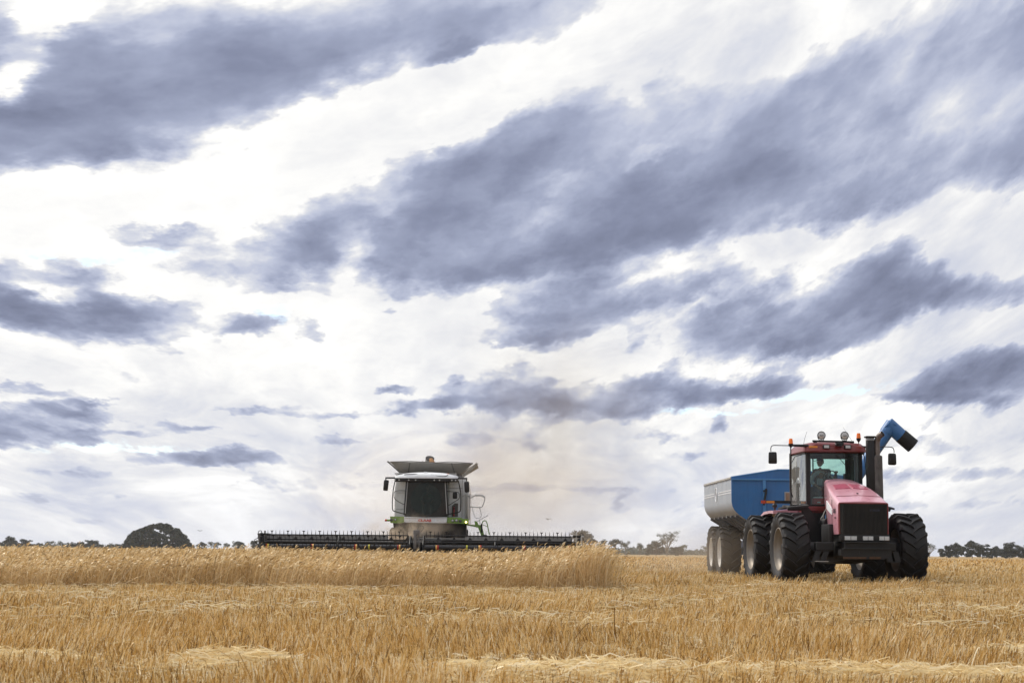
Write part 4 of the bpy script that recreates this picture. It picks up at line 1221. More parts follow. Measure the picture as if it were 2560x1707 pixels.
b = B(); b.tube(smooth_tube_pts([(.78, 1.28, 3.78), (.84, 1.24, 3.68), (.88, 1.22, 3.3), (.90, 1.2, 2.8)], 4), .014, 8); b.box((.80, 1.3, 3.80), (.14, .06, .05)); b.done('handrail', BLACKG, tr, smooth=60)
b = B(); b.tube([(-.87, 1.4, 4.0), (-.84, 1.4, 4.16), (-.77, 1.4, 4.37)], [.006, .005, .004], 5); b.done('aerial', BLACKG, tr)
b = B(); b.tube([(.62, 1.5, 4.05), (.45, 1.5, 4.3), (.31, 1.5, 4.52)], [.005, .004, .003], 5); b.done('aerial', BLACKG, tr)
# wiper
b = B(); b.tube([(.02, YF - .13, 3.72), (.28, YF - .14, 3.42)], .010, 6); b.tube([(.28, YF - .14, 3.70), (.28, YF - .14, 3.32)], .008, 6); b.done('wiper', BLACKG, tr)
# intake pillar, exhaust
b = B(); b.box((.83, .56, 3.38), (.22, .20, 1.42), bev=.03, taper=(.95, 1)); b.prism([(.70, 2.45), (.96, 2.45), (.94, 2.75), (.72, 2.75)], .48, .66, 'Y')
b.box((.83, .56, 4.18), (.28, .26, .05), bev=.02)
o = b.done('air_intake', BLACKG, tr, smooth=30)
d = B(); d.box((.83, .56, 4.11), (.21, .19, .09), bev=.02); d.done('dust_bowl', LENS_DARK, o)
b = B(); b.cyl((1.04, .56, 2.0), (1.03, .56, 3.64), .150, 24, .143)
b.lathe([(3.64, .14), (3.66, .12), (3.66, .06)], (1.03, .56, 0), 'Z', 24)
o = b.done('exhaust_muffler', STEEL, tr, smooth=40)
d = B(); pts = smooth_tube_pts([(1.03, .56, 3.62), (1.03, .56, 3.95), (1.035, .55, 4.08), (1.08, .50, 4.20), (1.16, .42, 4.27)], 5)
d.tube(pts, .083, 18, caps=False); d.tube(pts, .075, 18, caps=False)
d.done('exhaust_pipe', material('pipe_steel', (.20, .17, .15), rough=.5, metal=.5, var=.3), o, smooth=50)
d = B(); d.tube([pts[-3], pts[-2]], .076, 18); d.done('pipe_mouth_shade', LETTER_BLACK, o)  # black plug inside the rim, painted shade of the open pipe mouth
# inside the cab
b = B(); b.box((-.05, 2.55, 3.0), (.5, .12, .75), rot=(R(-8), 0, 0), bev=.05); b.box((-.05, 2.3, 2.66), (.5, .5, .14), bev=.05); b.box((-.05, 2.3, 2.42), (.3, .3, .35)); b.done('driver_seat', SEAT, tr, smooth=40)
b = B(); b.loft([[(-.16, 1.48, z0), (.46, 1.48, z0), (.40, 1.85, z0), (-.10, 1.85, z0)] for z0 in (2.3, 2.9)] + [[(-.10, 1.52, 3.02), (.34, 1.52, 3.02), (.30, 1.8, 3.06), (-.04, 1.8, 3.06)]])
b.done('dashboard', GREYP, tr, smooth=30)
b = B(); cx_w, cy_w, cz_w = .02, 1.93, 3.10
b.tube([(cx_w + .20 * math.cos(a), cy_w + .20 * math.sin(a) * -.45, cz_w + .20 * math.sin(a) * .89) for a in [k / 28 * 2 * math.pi for k in range(28)]], .016, 8, closed=True)
b.tube([(cx_w, 1.98, 3.12), (cx_w, 1.8, 2.9)], .03, 8)
for a in (R(90), R(210), R(330)): b.tube([(cx_w, cy_w + .02, cz_w), (cx_w + .2 * math.cos(a), cy_w - .09 * math.sin(a), cz_w + .178 * math.sin(a))], .011, 6)
b.done('steering_wheel', BLACKG, tr, smooth=60)
b = B(); b.box((.55, 2.3, 2.6), (.3, .9, .6), bev=.05); b.box((.5, 1.9, 3.1), (.22, .06, .2), rot=(0, 0, R(20)), bev=.02); b.done('control_console', SEAT, tr, smooth=40)

def in_tractor(x, y, z):
    return Matrix.Translation((9.34, 48.5, -.01)) @ Matrix.Rotation(TYAW, 4, 'Z') @ Vector((x, y, z))
p = in_tractor(-.10, 2.42, 2.76)
seated_person('driver in dark cap and pale shirt at the red tractor wheel, face turned aside', p, TYAW, SHIRT, R(-72), True,
              hands=((-.20, -.42, .05), (.25, -.52, .42)), lean=-.06, sc=1.08)
p = in_tractor(-.42, 1.62, 2.26)
cb = thing('cooler_box', 'small red lidded box on the floor of the tractor cab', 'box', p, TYAW)
b = B(); b.box((0, 0, .12), (.28, .2, .2), bev=.02, taper=(1.08, 1.08)); b.done('body', material('red_plastic', (.45, .02, .025), rough=.4), cb)
b = B(); b.box((0, -.02, .235), (.26, .18, .03), bev=.012); b.box((0, -.105, .10), (.09, .012, .03)); b.done('lid', WHITE_LINE, cb)

# ------------------------------------------------------------------ grain cart
CYAW = R(1.8)
cart = thing('grain_cart', 'blue and silver grain cart with folding unloading auger towed behind the red tractor', 'grain cart', (9.50, 58.5, -.01), CYAW)
HWD = 2.10
def xs(z0=0.0):
    return [(-HWD, 3.40), (-HWD, 2.62), (-HWD + .03, 2.46), (-HWD + .10, 2.33), (-HWD + .22, 2.20), (-1.35, 1.84), (-.5, 1.38), (.5, 1.38), (1.35, 1.84), (HWD - .22, 2.20), (HWD - .10, 2.33), (HWD - .03, 2.46), (HWD, 2.62), (HWD, 3.40)]
b = B()
sec = xs()
b.loft([[(x, y, z + dz) for x, z in sec] for y, dz in ((.03, 0), (3.2, 0), (6.5, 0))], caps=True, wrap=True)
bin_ = b.done('grain_bin', ZINC, cart, smooth=30)
b = B()
fw = [(-HWD - .02, 3.42)] + [(x * 1.008, z) for x, z in sec[1:-1]] + [(HWD + .02, 3.42), (.15, 3.68), (-.55, 3.68)]
b.prism(fw, -.03, .03, 'Y'); front = b.done('front_wall', BLUE, cart)
b = B(); b.box((0, -.06, 3.36), (2 * HWD, .06, .05)); b.box((-1.02, -.06, 2.4), (.10, .06, 1.9)); b.box((1.02, -.06, 2.4), (.10, .06, 1.9))
for (x0, z0), (x1, z1) in (((-HWD - .02, 3.43), (-.55, 3.69)), ((-.55, 3.69), (.15, 3.69)), ((.15, 3.69), (HWD + .02, 3.43))):
    b.tube([(x0, -.02, z0), (x1, -.02, z1)], .028, 6)
b.done('wall_rib', BLUE_LT, cart)
# grey roll-over cover along the top
b = B()
b.loft([[(x * k, y, z) for x, z in ((-HWD - .04, 3.38), (-HWD - .03, 3.44), (-.9, 3.60 - dz), (.9, 3.60 - dz), (HWD + .03, 3.44), (HWD + .04, 3.38))] for y, k, dz in ((.04, 1, 0), (3, 1, .02), (6.4, 1.0, .06), (6.7, .98, .12))], caps=True)
b.done('cover', GREYP if False else material('grey_tarp', (.36, .35, .33), rough=.8, var=.15, vscale=2, dust=.3), cart, smooth=40)
for z in (3.0, 2.92):
    b = B(); b.box((-HWD - .004, 1.55, z), (.012, 3.0, .028)); b.box((-HWD - .004, 5.2, z), (.012, 2.5, .028)); b.done('stripe', WHITE_LINE, cart)
b = B(); b.tube([(-HWD - .005, 3.50 + .24 * math.cos(a), 2.95 + .24 * math.sin(a)) for a in [k / 28 * 2 * math.pi for k in range(28)]], .012, 6, closed=True)
b.box((-HWD - .004, 3.5, 2.95), (.01, .05, .3)); b.tube([(-HWD - .005, 3.50 + .12 * math.cos(a), 2.95 + .12 * math.sin(a)) for a in [k / 20 * 2 * math.pi for k in range(20)]], .010, 6, closed=True)
b.done('emblem', WHITE_LINE, cart)
DZ = material('dark_zinc', (.15, .16, .18), rough=.5, metal=.3, var=.2, dust=.4)
for k in range(7):
    y = .5 + k * .95
    for s in (-1, 1):
        b = B(); b.loft([[(s * 1.90, y - .05, 2.19), (s * 1.90, y + .05, 2.19), (s * 1.92, y + .05, 2.11), (s * 1.92, y - .05, 2.11)], [(s * .62, y - .05, 1.46), (s * .62, y + .05, 1.46), (s * .62, y + .05, 1.33), (s * .62, y - .05, 1.33)]]); b.done('side_rib', DZ, cart)
for k in range(6):
    y = 1.1 + k * 1.05
    b = B(); b.box((-HWD - .001, y, 2.98), (.006, .012, .78)); b.done('panel_joint', ZINC, cart)
b = B()
b.box((0, 3.3, 1.15), (1.2, 6.4, .3), bev=.03); b.box((-.5, -1.5, .85), (.16, 3.2, .2), rot=(0, 0, R(-9))); b.box((.5, -1.5, .85), (.16, 3.2, .2), rot=(0, 0, R(9))); b.box((0, -3.0, .8), (.3, .4, .16))
b.box((0, 4.0, .95), (3.0, .2, .2)); b.box((0, 6.0, .95), (3.0, .2, .2)); b.box((-.9, 5, 1.2), (.16, 2.8, .3)); b.box((.9, 5, 1.2), (.16, 2.8, .3)); b.box((0, .2, .9), (1.6, .3, .5))
b.done('chassis', BLUE, cart, smooth=30)
for y in (4.0, 6.05):
    wheel(cart, -1.62, y, .96, .70, .53, 20, -1, RUBBER_DUSTY, RIM_WHITE, 'cart'); wheel(cart, 1.72, y, .96, .70, .53, 20, 1, RUBBER_DUSTY, RIM_WHITE, 'cart')
# sight window, jack
b = B(); b.box((-.22, -.05, 2.78), (.23, .04, .34)); o = b.done('sight_window', PALEMETAL, cart)
d = B(); d.box((-.22, -.075, 2.78), (.17, .012, .28)); d.done('pane', material('grain_window', (.33, .20, .13), rough=.4, var=.2), o)
b = B(); b.tube([(-.97, -.14, 3.05), (-.98, -.14, 2.9), (-1.06, -.14, 2.5)], [.035, .04, .035], 8); b.box((-1.0, -.11, 2.98), (.14, .05, .05)); b.done('jack_handle', BLACKG, cart)
# unloading auger
A0, A1 = Vector((.45, -.7, 1.35)), Vector((2.98, -1.05, 5.02))
b = B(); b.cyl(A0, A1, .215, 28)
dirA = (A1 - A0).normalized()
for t in (.55, .97):
    c = A0.lerp(A1, t); b.cyl(c - dirA * .03, c + dirA * .03, .235, 28)
b.cyl(A1 - dirA * .1, A1 + dirA * .22, .235, 24); b.cyl(A1 + dirA * .10 + Vector((-.12, 0, .10)), A1 + Vector((.42, -.02, -.26)), .235, 24)
b.box(A1 + Vector((.17, 0, .24)), (.06, .08, .05))
aug = b.done('unloading_auger', BLUE, cart, smooth=40)
d = B(); e0, e1 = A1 + Vector((.38, -.02, -.22)), A1 + Vector((.78, -.03, -.56)); d.tube([e0, e1], [.245, .25], 24, caps=False); d.tube([e0 + (e1 - e0) * .05, e1], [.232, .238], 24, caps=False)
d.tube([e0, e0 + (e1 - e0) * .06], .20, 20); d.done('spout_boot', material('black_rubber_boot', (.012, .012, .012), rough=.7, var=.15), aug, smooth=40)

# ------------------------------------------------------------------ harvester (local origin on the ground under the cab glass)
hv = thing('combine_harvester', 'white and green combine harvester with wide open grain tank seen head on in dust', 'harvester', (-3.71, 77.0, 0))
def hX(zx): return (zx - 890) / 295.0
def hZ(zy): return .85 + (1460 - zy) / 295.0
# body behind the cab
b = B()
b.loft([[(x, y, z) for x, z in ((-1.52, 2.15), (-1.52, 3.6), (-1.46, 4.05), (-1.40, 4.20), (1.62, 4.20), (1.74, 4.05), (1.80, 3.6), (1.80, 2.15))] for y in (1.7, 7.5)])
b.done('body', WHITE, hv, smooth=30)
b = B(); b.loft([[(x, y, z) for x, z in ((-1.1, 2.2), (-1.1, 3.9), (1.4, 3.9), (1.4, 2.2))] for y in (7.5, 8.6)]); b.done('rear_hood', WHITE, hv)
# side panel seams and grey service panel
for c_, d_ in (((1.52, 1.69, 3.2), (.012, .02, 1.9)), ((1.20, 1.69, 3.72), (.6, .02, .012)), ((-1.2, 1.69, 3.5), (.5, .02, .012)), ((-1.2, 1.69, 2.75), (.5, .02, .012))):
    b = B(); b.box(c_, d_); b.done('panel_seam', GREYP, hv)
b = B(); b.prism([(hX(1205), hZ(990)), (hX(1205), hZ(850)), (hX(1240), hZ(815)), (hX(1285), hZ(815)), (hX(1285), hZ(990))], 1.64, 1.70, 'Y'); b.done('service_panel', GREYP, hv)
b = B(); b.cyl((hX(1233), 1.56, hZ(985)), (hX(1233), 1.56, hZ(865)), .026, 10); o = b.done('fire_extinguisher', material('extinguisher_red', (.50, .02, .025), rough=.35), hv, smooth=40)
d = B(); d.box((hX(1233), 1.55, hZ(885)), (.12, .04, .04)); d.box((hX(1233), 1.55, hZ(945)), (.12, .04, .04)); d.cyl((hX(1233), 1.56, hZ(865)), (hX(1240), 1.56, hZ(848)), .018, 6); d.done('bracket', BLACKG, o)
b = B(); b.box((hX(1412), 1.6, 3.0), (.10, .14, 1.6), bev=.03); b.cyl((hX(1438), 1.5, 2.3), (hX(1442), 1.5, 3.45), .022, 8); b.cyl((hX(1383), 1.5, 2.3), (hX(1386), 1.5, 3.45), .018, 8)
b.tube(smooth_tube_pts([(hX(1345), 1.5, hZ(730)), (hX(1370), 1.5, hZ(708)), (hX(1425), 1.5, hZ(712)), (hX(1440), 1.5, hZ(760))], 4), .018, 8)
b.done('side_post', PALEMETAL, hv, smooth=40)
# grain tank extension: four flaps opening outward
def flap(name, bl, br, tr_, tl, th=.035, mat=None, seams=()):
    x = B(); x.slab([bl, br, tr_, tl], th); o = x.done(name, mat or TANK, hv); return o
zb, zt = hZ(440), hZ(285)
bl, br = hX(545), hX(1280)
flap('tank_flap', (bl, 2.3, zb), (br, 2.3, zb), (hX(1478), 1.55, zt - .02), (hX(375), 1.55, zt + .03))
flap('tank_flap', (br, 2.3, zb), (br + .05, 5.2, zb), (hX(1530), 6.0, zt), (hX(1530), 1.60, zt))
flap('tank_flap', (bl - .05, 5.2, zb), (bl, 2.3, zb), (hX(330), 1.60, zt + .04), (hX(335), 6.0, zt + .04))
flap('tank_flap', (br + .05, 5.2, zb), (bl - .05, 5.2, zb), (hX(375), 6.0, zt + .03), (hX(1478), 6.0, zt))
b = B()
b.tube([(hX(345), 1.50, zt + .06), (hX(545) - .04, 2.28, zb)], .03, 6); b.tube([(hX(372), 1.52, zt + .04), (hX(640), 1.5, zt + .07), (hX(840), 1.5, zt + .04), (hX(1000), 1.5, zt + .02), (hX(1190), 1.5, zt + .06), (hX(1480), 1.52, zt)], .016, 6)
b.done('flap_edge', GREYP, hv)
b = B(); b.slab([(hX(1290), 2.2, zb - .1), (hX(1330), 2.2, zb - .16), (hX(1545), 1.5, zt - .05), (hX(1520), 1.5, zt + .02)], .05); b.done('flap_wing', material('pale_flap', (.42, .40, .36), rough=.6, var=.15, dust=.4), hv)
for x_, x2 in ((640, 604), (1192, 1238)):
    b = B(); b.slab([(hX(x2) - .03, 2.20, zb + .02), (hX(x2) + .03, 2.20, zb + .02), (hX(x_) + .02, 1.52, zt), (hX(x_) - .02, 1.52, zt)], .02); b.done('flap_brace', GREYP, hv)
b = B(); b.box((0, 3.8, zb - .15), (3.0, 3.4, .35), bev=.05); b.done('grain_tank', GREYP, hv)
# fill auger head with grain spilling
b = B(); c0 = Vector((hX(850), 3.6, 4.6)); c1 = Vector((hX(880), 3.3, hZ(205))); dn = (c1 - c0).normalized()
b.tube([c0, c1], [.20, .205], 22, caps=False); b.tube([c0 + dn * .03, c1], [.18, .188], 22, caps=False)
b.tube([(hX(800), 3.4, hZ(275)), (hX(778), 3.35, hZ(232))], .035, 8)
o = b.done('fill_auger', PALEMETAL, hv, smooth=40)
d = B(); d.tube([c1 - dn * .05, c1 + dn * .02 + Vector((.0, -.02, .02))], [.19, .205], 20); d.done('auger_mouth', BLACKG, o)
d = B(); d.tube([c1 + Vector((.04, -.06, -.02)), c1 + Vector((.10, -.16, -.16)), c1 + Vector((.18, -.22, -.34))], [.10, .13, .16], 12); d.done('grain_stream', GRAIN, o, smooth=60)
# cab
b = B()
def roofring(z, k, y0=-.35, cr=0):
    return [(p[0], p[1], z + cr * (1 - (abs(p[0]) / 1.45) ** 2)) for p in round_poly([(-1.42 * k, y0), (-.5 * k, y0 - .10 * k), (.5 * k, y0 - .10 * k), (1.40 * k, y0), (1.36 * k, 1.9), (-1.40 * k, 1.9)], .22, 4)]
b.loft([roofring(4.06, .97), roofring(4.08, 1.0), roofring(4.16, .99, -.30, .04), roofring(4.22, .90, -.16, .08), roofring(4.25, .6, .2, .10)])
o = b.done('cab_roof', WHITE, hv, smooth=35)
d = B(); d.box((hX(872), -.1, 4.33), (.16, .16, .06), bev=.025); d.box((hX(872), -.1, 4.28), (.11, .12, .05)); d.done('antenna_dome', WHITE_LINE, o, smooth=40)
d = B(); d.tube(smooth_tube_pts([(hX(870), -.12, 4.29), (hX(760), -.3, 4.25), (hX(640), -.33, 4.24), (hX(600), -.3, 4.22)], 4), .018, 6); d.tube(smooth_tube_pts([(hX(890), -.14, 4.28), (hX(950), -.35, 4.22), (hX(1060), -.4, 4.16), (hX(1140), -.38, 4.17), (hX(1170), -.3, 4.24)], 4), .014, 6); d.done('cable', BLACKG, o)
for x0, x1 in ((472, 583), (1178, 1282)):
    d = B(); d.box((hX((x0 + x1) / 2), -.15, hZ(452)), ((x1 - x0) / 295, .10, .055), bev=.02); d.box((hX((x0 + x1) / 2), -.15, hZ(470)), (.05, .08, .08)); d.done('light_bar', LENS_DARK, hv)
b = B(); b.cyl((hX(1170), -.12, hZ(470)), (hX(1170), -.12, hZ(445)), .04, 10); b.done('beacon', AMBER, hv, smooth=40)
b = B(); b.box((hX(885), -.20, 3.985), (2.78, .40, .14), bev=.04); o = b.done('visor', BLACK, hv)
for zx in (482, 535, 660, 750, 992, 1060, 1218, 1268):
    d = B(); d.lathe([(-.41, .001), (-.415, .028), (-.40, .034)], (hX(zx), 0, 3.985), 'Y', 14); d.done('work_lamp', LENS, o, smooth=40)
# side mirrors on arms
for s, zx, zy in ((-1, 360, 605), (1, 1410, 618)):
    b = B(); b.box((s * 1.55 + (-.02 if s < 0 else .02), -.2, hZ(508)), (.42, .08, .07), bev=.02); b.cyl((hX(zx) + (.0), -.22, hZ(500)), (hX(zx), -.22, hZ(545)), .025, 8)
    o = b.done('mirror_arm', BLACKG, hv, smooth=40)
    P = round_poly([(-.10, -.24), (.11, -.24), (.125, .24), (-.10, .24)], .06, 4); M = Matrix.Translation((hX(zx), -.22, hZ(zy))) @ Matrix.Rotation(R(4 * -s), 4, 'Y')
    d = B(); d.loft([[M @ Vector((u * k, dy, v * k)) for u, v in P] for dy, k in ((-.07, .7), (-.05, .93), (.02, 1.0), (.04, .95))]); d.done('mirror', BLACKG, o, smooth=40)
b = B(); P = round_poly([(-.10, -.14), (.10, -.14), (.10, .14), (-.10, .14)], .05, 4); M = Matrix.Translation((hX(1255), .4, hZ(725)))
b.loft([[M @ Vector((u * k, dy, v * k)) for u, v in P] for dy, k in ((-.05, .8), (-.03, 1), (.02, 1))]); b.done('small_mirror', BLACKG, hv, smooth=40)
# cab pillars, glass
for s, zt_, zb_ in ((-1, 628, 600), (1, 1140, 1172)):
    b = B(); b.tube([(hX(zt_), 0, hZ(530)), (hX(zb_), 0, hZ(985))], .035, 8); b.done('cab_pillar', BLACKG, hv, smooth=50)
    b = B(); b.tube([(hX(zt_ + s * -14), -.04, hZ(535)), (hX(zb_ + s * -16), -.04, hZ(965))], .020, 8); b.done('wiper', PALEMETAL, hv, smooth=50)
gl = [(hX(632), .0), (hX(760), -.12), (hX(885), -.16), (hX(1010), -.12), (hX(1136), .0)]
glb = [(hX(604), .0), (hX(745), -.12), (hX(885), -.16), (hX(1025), -.12), (hX(1168), .0)]
x = B(); x.loft([[(p[0], p[1], hZ(1003)) for p in glb], [(p[0], p[1], hZ(528)) for p in gl]], caps=False, wrap=False); x.done('windscreen', GLASS_H, hv, smooth=60)
b = B()   # cab shell behind the glass, open to the front
b.box((hX(885), 1.62, 3.2), (1.9, .08, 1.66)); b.box((hX(885), .8, 2.38), (1.9, 1.7, .06)); b.box((hX(885), .8, 4.02), (1.9, 1.7, .04))
b.done('cab_interior', material('cab_lining', (.035, .037, .034), rough=.9, var=.15), hv)
for s in (-1, 1):
    x_ = hX(885) + s * .955
    b = B(); b.slab([(x_, .05, 2.42), (x_ + s * .0, 1.6, 2.42), (x_, 1.6, 4.0), (x_ - s * .06, .05, 4.0)], .012, (s, 0, 0)); b.done('side_window', GLASS_H, hv)
# round wiped patch left by the wipers
b = B(); n_ = 40
ring = []
for k in range(n_):
    a = k / n_ * 2 * math.pi; zx = 880 + 200 * math.cos(a); zy = 780 - 205 * math.sin(a)
    ring.append((hX(zx), -.155 - .02 + .16 * ((zx - 885) / 260) ** 2, hZ(zy)))
d = B(); d.face([(p[0], -.19, p[2]) for p in ring]); d.done('wiped_patch', glass_mat('wiped_glass_patch', (.52, .60, .54), refl=.0), hv)
b.tube(ring, .006, 4, closed=True); b.done('wiper_trace', material('dust_line', (.012, .013, .012), rough=.5), hv)
# curved door frames beside the cab
def rail(name, pts, r=.018, mat=BLACKG, y=None):
    x = B(); x.tube(smooth_tube_pts([(hX(u), (y if y is not None else .25), hZ(v)) for u, v in pts], 4), r, 8); return x.done(name, mat, hv, smooth=60)
rail('door_frame', [(478, 520), (455, 620), (442, 740), (440, 860), (446, 915), (470, 935), (590, 968)], .022)
rail('door_frame', [(605, 668), (520, 668), (468, 682), (460, 730), (470, 770), (520, 810), (600, 850)], .014)
rail('door_frame', [(1295, 530), (1318, 620), (1333, 740), (1332, 880), (1326, 925), (1290, 945), (1175, 968)], .024)
rail('door_frame', [(1152, 672), (1230, 676), (1300, 686), (1313, 720), (1308, 765), (1260, 800), (1172, 856)], .014)
# lower front: white bumper with maker's name, green corners
b = B()
P = [(hX(605), hZ(1008)), (hX(885), hZ(1016)), (hX(1162), hZ(1012)), (hX(1155), hZ(1075)), (hX(1120), hZ(1086)), (hX(640), hZ(1080)), (hX(605), hZ(1070))]
b.prism(P, -.22, .3, 'Y'); o = b.done('bumper', WHITE, hv)
b = B(); b.box((hX(885), -.235, hZ(1022)), (1.86, .03, .03), bev=.01); b.done('bumper_trim', PALEMETAL, hv)
text_obj('maker_name', 'CLAAS', .135, LETTER_RED, hv, (hX(872), -.232, hZ(1056)), (R(90), 0, 0), .006, .008, sx=1.42)
b = B(); b.prism([(hX(420), hZ(1004)), (hX(604), hZ(1006)), (hX(604), hZ(1075)), (hX(560), hZ(1090)), (hX(426), hZ(1088))], -.1, .5, 'Y'); b.done('corner_panel', GREEN, hv)
b = B(); b.prism([(hX(1162), hZ(1012)), (hX(1340), hZ(1014)), (hX(1360), hZ(1028)), (hX(1440), hZ(1030)), (hX(1438), hZ(1098)), (hX(1400), hZ(1094)), (hX(1160), hZ(1084))], -.1, .5, 'Y'); b.done('corner_panel', GREEN, hv)
for zx, zy, r_, m_ in ((440, 1050, .05, GREYP), (490, 1045, .045, LENS), (1232, 1053, .055, LENS), (1282, 1050, .055, LENS), (1333, 1057, .055, GREYP)):
    b = B(); b.lathe([(-.10, r_ * 1.2), (-.13, r_ * 1.2), (-.13, r_), (-.115, r_ * .9)], (hX(zx), 0, hZ(zy)), 'Y', 18); o = b.done('headlight', BLACKG, hv, smooth=40)
    d = B(); d.lathe([(-.135, .001), (-.13, r_ * .6), (-.118, r_ * .95)], (hX(zx), 0, hZ(zy)), 'Y', 18); d.done('lens', m_, o, smooth=40)
b = B(); b.lathe([(-.14, .001), (-.13, .032), (-.10, .036)], (hX(1407), 0, hZ(1071)), 'Y', 16); b.done('lit_lamp', material('lit_lamp_glass', (1, .75, .4), rough=.3, var=0, emit=((1, .62, .25), 9)), hv, smooth=40)
b = B(); b.cyl((hX(422), 0, hZ(1055)), (hX(375), 0, hZ(1055)), .045, 12); o = b.done('marker_arm', GREEN, hv, smooth=40)
d = B(); d.cyl((hX(378), 0, hZ(1055)), (hX(353), 0, hZ(1055)), .05, 12); d.done('red_cap', REDLENS, o, smooth=40)
# feeder house, axle, tyres
b = B(); b.loft([[(x, y, z) for x, z in ((-.75, zb2), (-.75, zt2), (.75, zt2), (.75, zb2))] for y, zb2, zt2 in ((-2.0, .55, 1.25), (.3, 1.2, 2.15), (1.8, 1.5, 2.2))]); b.done('feeder_house', BLACK, hv)
b = B(); b.prism([(-1.5, 2.14), (-1.38, 1.2), (-1.2, .8), (1.6, .8), (1.74, 1.2), (1.75, 2.10)], .5, 1.6, 'Y'); b.done('front_chassis', BLACK, hv)
wheel(hv, -1.32, 1.6, .98, .75, .5, 18, -1, RUBBER, RIM, 'harvester'); wheel(hv, 1.42, 1.6, .98, .75, .5, 18, 1, RUBBER, RIM, 'harvester')
wheel(hv, -1.2, 6.4, .65, .5, .35, 18, -1, RUBBER, RIM, 'harvester_rear'); wheel(hv, 1.3, 6.4, .65, .5, .35, 18, 1, RUBBER, RIM, 'harvester_rear')
# ladder and rails on the side, green support arm
rail('handrail', [(1445, 718), (1500, 722), (1560, 722), (1600, 724), (1640, 745)], .016, PALEMETAL, .9)
rail('handrail', [(1448, 745), (1480, 742), (1505, 720), (1530, 710), (1600, 710), (1640, 738), (1640, 780), (1620, 840), (1600, 868), (1560, 872), (1445, 864)], .020, PALEMETAL, .85)
rail('handrail', [(1480, 876), (1498, 950), (1520, 1005), (1560, 1015), (1590, 1000), (1598, 960), (1576, 876)], .013, PALEMETAL, .9)
rail('handrail', [(1610, 1090), (1625, 1055), (1660, 1050), (1680, 1090), (1692, 1150), (1706, 1225)], .022, GREEN, .5)
rail('handrail', [(1614, 1098), (1650, 1110), (1682, 1125)], .014, GREEN, .5)
b = B(); b.tube([(hX(1548), .5, hZ(1058)), (hX(1680), .5, hZ(982))], .012, 6); b.ball((hX(1680), .5, hZ(982)), .022, 8, 6); b.tube([(hX(1578), .5, hZ(1042)), (hX(1586), .5, hZ(1092))], .012, 6); b.done('support_rod', GREYP, hv)
b = B(); b.prism([(hX(1395), hZ(1090)), (hX(1440), hZ(1098)), (hX(1520), hZ(1103)), (hX(1512), hZ(1050)), (hX(1548), hZ(1058)), (hX(1565), hZ(1100)), (hX(1610), hZ(1108)), (hX(1645), hZ(1250)), (hX(1605), hZ(1252)), (hX(1560), hZ(1140)), (hX(1500), hZ(1125)), (hX(1400), hZ(1108))], .45, .60, 'Y')
b.done('support_arm', GREEN, hv)
b = B(); b.tube([(hX(1606), .4, hZ(1090)), (hX(1610), .4, hZ(1200))], .04, 10); b.tube([(hX(1625), .4, hZ(1238)), (hX(1680), .4, hZ(1244))], .04, 8); b.done('hydraulic_ram', BLACKG, hv, smooth=50)
# inside: seat, column, operator
b = B(); b.box((0, 1.2, 3.25), (.5, .12, .8), bev=.05); b.box((0, .95, 2.9), (.5, .5, .12), bev=.04); b.box((0, .95, 2.65), (.3, .3, .4)); b.done('driver_seat', SEAT, hv)
b = B(); b.tube([(-.02, .2, 2.42), (-.02, .42, 2.95)], .05, 8); b.tube([(-.02 + .19 * math.cos(a), .45 - .08 * math.sin(a), 3.02 + .17 * math.sin(a)) for a in [k / 24 * 2 * math.pi for k in range(24)]], .015, 6, closed=True); b.box((.5, .6, 3.1), (.22, .06, .3), bev=.02); b.done('steering_column', material('blue_grey_column', (.03, .04, .06), rough=.6), hv, smooth=50)
seated_person('operator in a green shirt dimly seen behind the harvester windscreen', (-3.71, 77.95, 2.98), 0, TEAL, 0, False, hands=((-.2, -.42, .06), (.22, -.44, .1)), trousers=material('tan_shorts', (.16, .13, .10), rough=.9))

# ------------------------------------------------------------------ the wide harvester front with its two reels
HY = 74.0
hd = thing('harvester_front', 'very wide black grain front with two long tined reels ahead of the harvester', 'harvester front', (-3.83, HY, 0))
def fX(px): return (px - 1280) / FPX * HY + 3.83
def fZ(py, px=1055): return .85 + (1381 + .0079 * (px - 1280) - py) * HY / FPX
XL, XR, XM0, XM1 = -6.75, 6.80, fX(1031), fX(1062)
b = B()
b.box((0, 1.75, .75), (13.4, .08, 1.15)); b.box((0, 1.6, 1.28), (13.4, .22, .10)); b.box((0, .9, .18), (13.5, 1.9, .10)); b.box((0, 0, .14), (13.5, .16, .05))
b.done('back_frame', BLACK, hd)
b = B(); b.box((fX(810), 1.46, fZ(1353)), (5.9, .03, .028)); b.box((fX(1240), 1.46, fZ(1355)), (6.0, .03, .028)); b.box((fX(1110), 1.40, 1.43), (2.2, .04, .03)); b.done('deck_edge', PALEMETAL, hd)
b = B(); b.box((fX(805), 1.50, 1.45), (5.6, .05, .24)); b.box((fX(1300), 1.50, 1.43), (4.6, .05, .2)); b.done('rear_screen', material('grey_screen', (.22, .22, .22), rough=.6, var=.2, dust=.4), hd)
Z0 = fZ(1368)                                     # reel axis height
